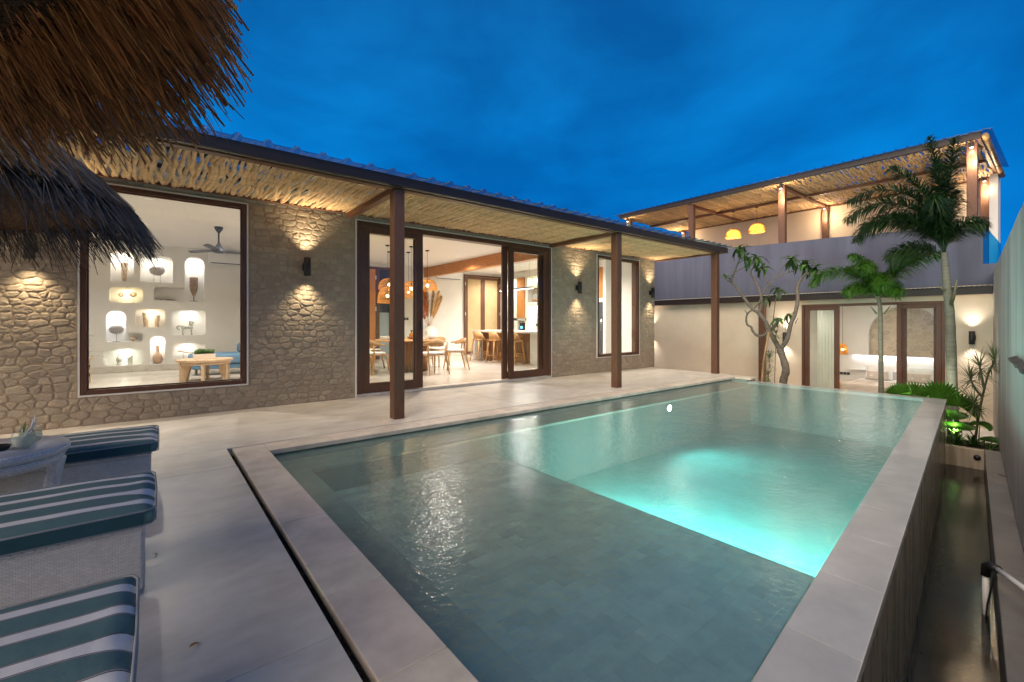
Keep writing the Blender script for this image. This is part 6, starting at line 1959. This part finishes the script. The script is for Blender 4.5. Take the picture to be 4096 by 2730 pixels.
cluster((XF - .43, 5.14, 3.08), 15, down=.25); cluster((XF - .36, 5.01, 2.84), 14, down=.3); cluster((XF + .06, 4.96, 2.86), 14, down=.35)
cluster((XF + .05, 4.79, 2.62), 10, down=.3, sz=.85)
cluster((XF + .13, 4.19, 2.76), 14, down=.25); cluster((XF + .27, 3.93, 2.66), 15, down=.2); cluster((XF + .18, 3.86, 2.52), 9, down=.2); cluster((XF + .2, 3.70, 2.50), 9, down=.3, sz=.9)
cluster((XF - .05, 4.42, 1.32), 6, sz=.9); cluster((XF + .05, 4.20, 1.42), 4, sz=.8); cluster((XF + .08, 4.47, 2.05), 10, down=.3, sz=.9)
cluster((XF - .35, 5.52, 2.36), 4, sz=.8); cluster((XF - .12, 4.64, 1.82), 5, sz=.7)
t = thing('bamboo_stake', 'leaning bamboo stake tied to the frangipani trunk', 'stake', (11.62, 4.76, -.86))
G().tube([(11.62, 4.78, -.9), (11.66, 4.70, .3), (11.70, 4.60, 1.0)], .028, 10).build('pole', mt['bamboo'], t)
G().tube([(11.66, 4.66, .52), (11.75, 4.40, .50)], .006, 6).build('tie', mt['black'], t)

def spiky(name, parts, label, cat, m, L, w, n, group=None, stem_r=.018):
    """parts: list of (stem points) each ending in a rosette of narrow leaves"""
    base = parts[0][0]
    t = thing(name, label, cat, base, group)
    for pts in parts:
        pv = smooth([Vector(p) for p in pts], 3)
        G().tube(pv, [stem_r * (1 - .35 * i / (len(pv) - 1)) for i in range(len(pv))], 8).build('stem', mt['stem'], t)
        g = G(); tip = pv[-1]; ax = (pv[-1] - pv[-2]).normalized()
        for i in range(n):
            el = rr(-.75, 1.35); az = i * 2.399
            q = rr(-.14, .0) * (1 if el < .6 else 0)
            blade(g, tip + ax * q, az, el, L * rr(.75, 1.1), w, .32, 5)
        g.build('leaf_rosette', mt[m], t)
    return t
spiky('thin_leaved_plant', [[(11.55, 4.60, -.9), (11.55, 4.56, -.3), (11.55, 4.53, .36)], [(11.62, 4.62, -.9), (11.62, 4.60, -.4), (11.6, 4.58, -.05)], [(11.72, 4.50, -.9), (11.7, 4.46, .2), (11.65, 4.42, .95)]],
      'thin leaved upright plant at the foot of the frangipani and bamboo stake', 'plant', 'leaf_pale', .30, .0085, 42, stem_r=.010)
spiky('dracaena', [[(10.62, 1.00, -.85), (10.60, .95, -.32), (10.57, .89, .09), (10.52, .83, .40), (10.5, .76, .61)],
                   [(10.57, .89, .16), (10.52, .91, .33), (10.50, .93, .50)],
                   [(10.58, .91, .0), (10.55, .99, .14), (10.5, 1.04, .30)],
                   [(10.60, .96, -.40), (10.5, .98, -.25), (10.42, .99, -.10)]],
      'tall spiky dracaena with a leaning bare stem beside the boundary wall', 'plant', 'leaf_pale', .36, .0075, 60)
spiky('agave', [[(10.9, 2.76, -.9), (10.9, 2.76, -.45), (10.9, 2.76, -.30)]], 'tips of a small agave peeping over the far pool edge', 'plant', 'leaf_dark', .26, .018, 16)

# palms
def frond(t, base, az, el, L, droop, ll, nl, lw, m, plume=True, name='frond', twist=.0):
    ca, sa = math.cos(az), math.sin(az)
    pts = []; x = z = 0.0; e_ = el; ns = 14
    for i in range(ns + 1):
        pts.append(Vector((base[0] + ca * x, base[1] + sa * x, base[2] + z)))
        x += L / ns * math.cos(e_); z += L / ns * math.sin(e_); e_ -= droop / ns * (.35 + 1.3 * i / ns)
    g = G(); g.tube(pts, [.016 * (1 - .85 * i / ns) + .002 for i in range(ns + 1)], 6)
    for i in range(nl):
        q = .16 + .84 * i / nl
        f_ = q * ns; k_ = min(int(f_), ns - 1); p = pts[k_].lerp(pts[k_ + 1], f_ - k_)
        d_ = (pts[k_ + 1] - pts[k_]).normalized()
        s1 = d_.cross(Vector((0, 0, 1)))
        if s1.length < .1: s1 = Vector((-sa, ca, 0))
        s1.normalize(); s2 = s1.cross(d_)
        th = (i % 2) * PI + (rr(-1.5, 1.5) if plume else rr(-.15, .15))
        out = s1 * math.cos(th) + s2 * math.sin(th)
        l_ = ll * (math.sin(PI * min(1, q * .92 + .06)) ** .45) * rr(.8, 1.1)
        dv = (out * 1.0 + d_ * .75).normalized()
        m1 = p + dv * l_ * .5; m2 = p + dv * l_ + Vector((0, 0, -.42 * l_))
        wv = dv.cross(Vector((rr(-.4, .4), rr(-.4, .4), 1))).normalized() * lw
        g.add([p - wv * .5, p + wv * .5, m1 + wv, m1 - wv, m2], [(0, 1, 2, 3), (3, 2, 4)])
    g.build(name, mt[m], t)
def palm(name, label, trunk, radii, fr_list, m, ll, nl, lw, crown=True):
    t = thing(name, label, 'palm tree', trunk[0])
    pv = smooth([Vector(p) for p in trunk], 6)
    rad = []
    for i in range(len(pv)):
        q = i / (len(pv) - 1); a = q * (len(radii) - 1); k_ = min(int(a), len(radii) - 2)
        rad.append((radii[k_] + (radii[k_ + 1] - radii[k_]) * (a - k_)) * (1.06 if i % 3 == 0 else 1))
    G().tube(pv, rad, 14).build('trunk', mt['palm_bark'], t)
    top = pv[-1]
    for (az, el, L, droop, dz) in fr_list:
        frond(t, (top.x, top.y, top.z + dz), R(az), R(el), L, R(droop), ll, nl, lw, m)
    return t
# azimuth 90 = towards +y (left in the picture), 270 = right
sp = palm('small_palm', 'small bright green foxtail palm with four bushy fronds, lit from below', [(11.9, 2.48, -.9), (11.9, 2.49, .3), (11.9, 2.50, 1.43), (11.9, 2.54, 1.78)], [.060, .042, .038, .034],
     [(95, 62, 1.60, 150, 0), (265, 60, 1.35, 70, 0), (150, 78, 1.15, 80, .0), (200, 50, 1.0, 110, 0), (80, 78, .95, 95, 0), (300, 72, 1.1, 60, 0.0), (175, 70, 1.25, 125, 0), (130, 55, .75, 130, -.05), (230, 52, .7, 125, -.05)], 'leaf_bright', .27, 520, .0085)
for s_, a in ((1, 1.49), (-1, 1.50)):
    G().tube([(11.9, 2.50 + s_ * .06, 1.40), (11.9, 2.50 + s_ * .11, 1.48), (11.9, 2.5 + s_ * .16, 1.56)], [.02, .014, .004], 6).build('leaf_base', mt['stem'], sp)
tp = palm('tall_palm', 'tall dark foxtail palm with long drooping fronds in front of the upper terrace', [(11.3, 1.33, -.9), (11.3, 1.36, .74), (11.3, 1.38, 1.42), (11.3, 1.42, 1.95), (11.3, 1.45, 2.50)], [.085, .070, .066, .058, .045],
     [(95, 78, 2.15, 150, 0), (100, 66, 1.55, 120, 0), (90, 84, 2.35, 135, 0), (80, 88, 2.2, 10, .0), (200, 82, 2.0, 30, 0), (20, 84, 1.9, 25, 0), (120, 84, 1.9, 60, 0), (268, 87, 1.1, 20, 0), (258, 78, .8, 120, 0), (180, 72, 1.4, 95, 0), (60, 75, 1.3, 100, .0), (110, 40, .9, 110, -.1), (88, 70, 1.9, 165, 0)], 'leaf_dark', .36, 560, .0085)
G().tube([(11.22, 1.35, 1.55), (11.18, 1.30, 1.75), (11.16, 1.27, 1.98)], [.03, .024, .012], 8).build('leaf_base', mt['stem'], tp)
G().tube([(11.22, 1.42, 1.80), (11.2, 1.50, 1.86), (11.2, 1.54, 1.92)], [.02, .012, .003], 6).build('leaf_base', mt['stem'], tp)

def fan_leaf(t, base, tip, rad, normal, ang=300, m='leaf_bright', cup=.15):
    """pleated round fan leaf on a stalk; tip = where the stalk meets the blade"""
    b, c = Vector(base), Vector(tip)
    mid = (b + c) / 2 + Vector((0, 0, .06))
    G().tube([b, mid, c], [.010, .008, .006], 7).build('leaf_stalk', mt['stem'], t)
    n_ = Vector(normal).normalized()
    ax = (c - mid); ax = (ax - n_ * ax.dot(n_)).normalized(); ay = n_.cross(ax)
    g = G(); k_ = 44; rings = (0.0, .35, .7, 1.0)
    vs = []
    for ri_, q in enumerate(rings):
        for i in range(k_ + 1):
            a = R(-ang / 2 + ang * i / k_)
            rd = rad * q * (1 - .10 * abs(a) / PI) * (1.0 if ri_ < 3 else (1.08 if i % 2 else .84))
            h = (.036 * q * (1 if i % 2 else -1)) * rad * 2.2 + cup * rad * q * q + .0
            vs.append(c + (ax * math.cos(a) + ay * math.sin(a)) * rd + n_ * h - Vector((0, 0, .10 * rad * q * q)))
    fs = [(r_ * (k_ + 1) + i, (r_ + 1) * (k_ + 1) + i, (r_ + 1) * (k_ + 1) + i + 1, r_ * (k_ + 1) + i + 1) for r_ in range(3) for i in range(k_)]
    g.add(vs, fs); g.build('leaf', mt[m], t)
t = thing('fan_palm', 'low fan palm with large round pleated leaves at the far right pool corner', 'plant', (10.75, 1.50, -.86))
fan_leaf(t, (10.8, 1.60, -.8), (10.78, 1.80, -.14), .30, (-.85, .25, .45), 210, cup=.25)
fan_leaf(t, (10.8, 1.5, -.8), (10.72, 1.44, -.12), .34, (-.93, -.05, .35), 200, cup=.22)
fan_leaf(t, (10.8, 1.55, -.8), (10.9, 1.64, -.16), .20, (-.8, .2, .55), 230, cup=.2)
fan_leaf(t, (10.8, 1.4, -.8), (10.62, 1.34, -.28), .28, (-.20, -.15, .97), 250, cup=-.1)
fan_leaf(t, (10.8, 1.75, -.8), (10.70, 1.98, -.10), .24, (-.8, .3, .5), 200, cup=.2)
fan_leaf(t, (10.8, 1.35, -.8), (10.58, 1.16, -.20), .27, (-.75, -.25, .6), 220, cup=.1)
fan_leaf(t, (10.7, 1.3, -.8), (10.5, 1.20, -.45), .24, (-.1, -.1, .99), 200, cup=-.15)
t = thing('young_fan_palm', 'young fan palm with split leaves between the dracaena stem and the wall', 'plant', (10.55, .95, -.8))
for (b_, c_, r_, nn) in (((10.6, .95, -.8), (10.55, .93, -.46), .15, (-.6, 0, .8)), ((10.6, .95, -.8), (10.5, 1.12, -.50), .13, (-.7, .1, .7)), ((10.55, .9, -.8), (10.5, .83, -.62), .15, (-.1, -.1, 1))):
    fan_leaf(t, b_, c_, r_, nn, 210, 'leaf_mid', -.2)
for i, (x_, y_, lab, n_) in enumerate(((10.25, 1.17, 'striped spider plant spilling over the planter wall', 30), (10.35, .98, 'small grassy plant between the spider plant and the boundary wall', 24), (10.3, .80, 'arching grass clump against the boundary wall', 9))):
    g = G()
    for k_ in range(n_): blade(g, (x_ + rr(-.03, .03), y_ + rr(-.03, .03), -.80), rr(0, 6.28), rr(.5, 1.35), rr(.22, .34), .013, .75, 6)
    tag(g.build('grass_clump', mt['leaf_mid'] if i != 1 else mt['leaf_dark']), lab, 'plant')
g = G()
for i in range(400):
    x_, y_ = rr(10.45, 12.0), rr(2.0, 5.8)
    blade(g, (x_, y_, -.86), rr(0, 6.28), rr(.6, 1.4), rr(.10, .24), .008, .5, 3)
g.build('ground_cover', mt['leaf_dark'], kind='stuff')

# a few fallen leaves on the deck
for i, (x_, y_, a_, s_, lab) in enumerate(((.10, 2.02, .6, .35, 'small curled dry leaf on the deck beside the middle lounger'), (.42, 1.0, 2.1, .22, 'tiny dry leaf on the deck near the drain gap'), (-.0, 2.95, 1.1, .2, 'tiny leaf scrap on the deck at the foot of the lounger'))):
    me = leaf_mesh(.2, .022, mt['thatch'], .9)
    o = link('fallen_leaf', me); o.location = (x_, y_, .012); o.rotation_euler = (.1, -.25, a_); o.scale = (s_,) * 3
    tag(o, lab, 'leaf')
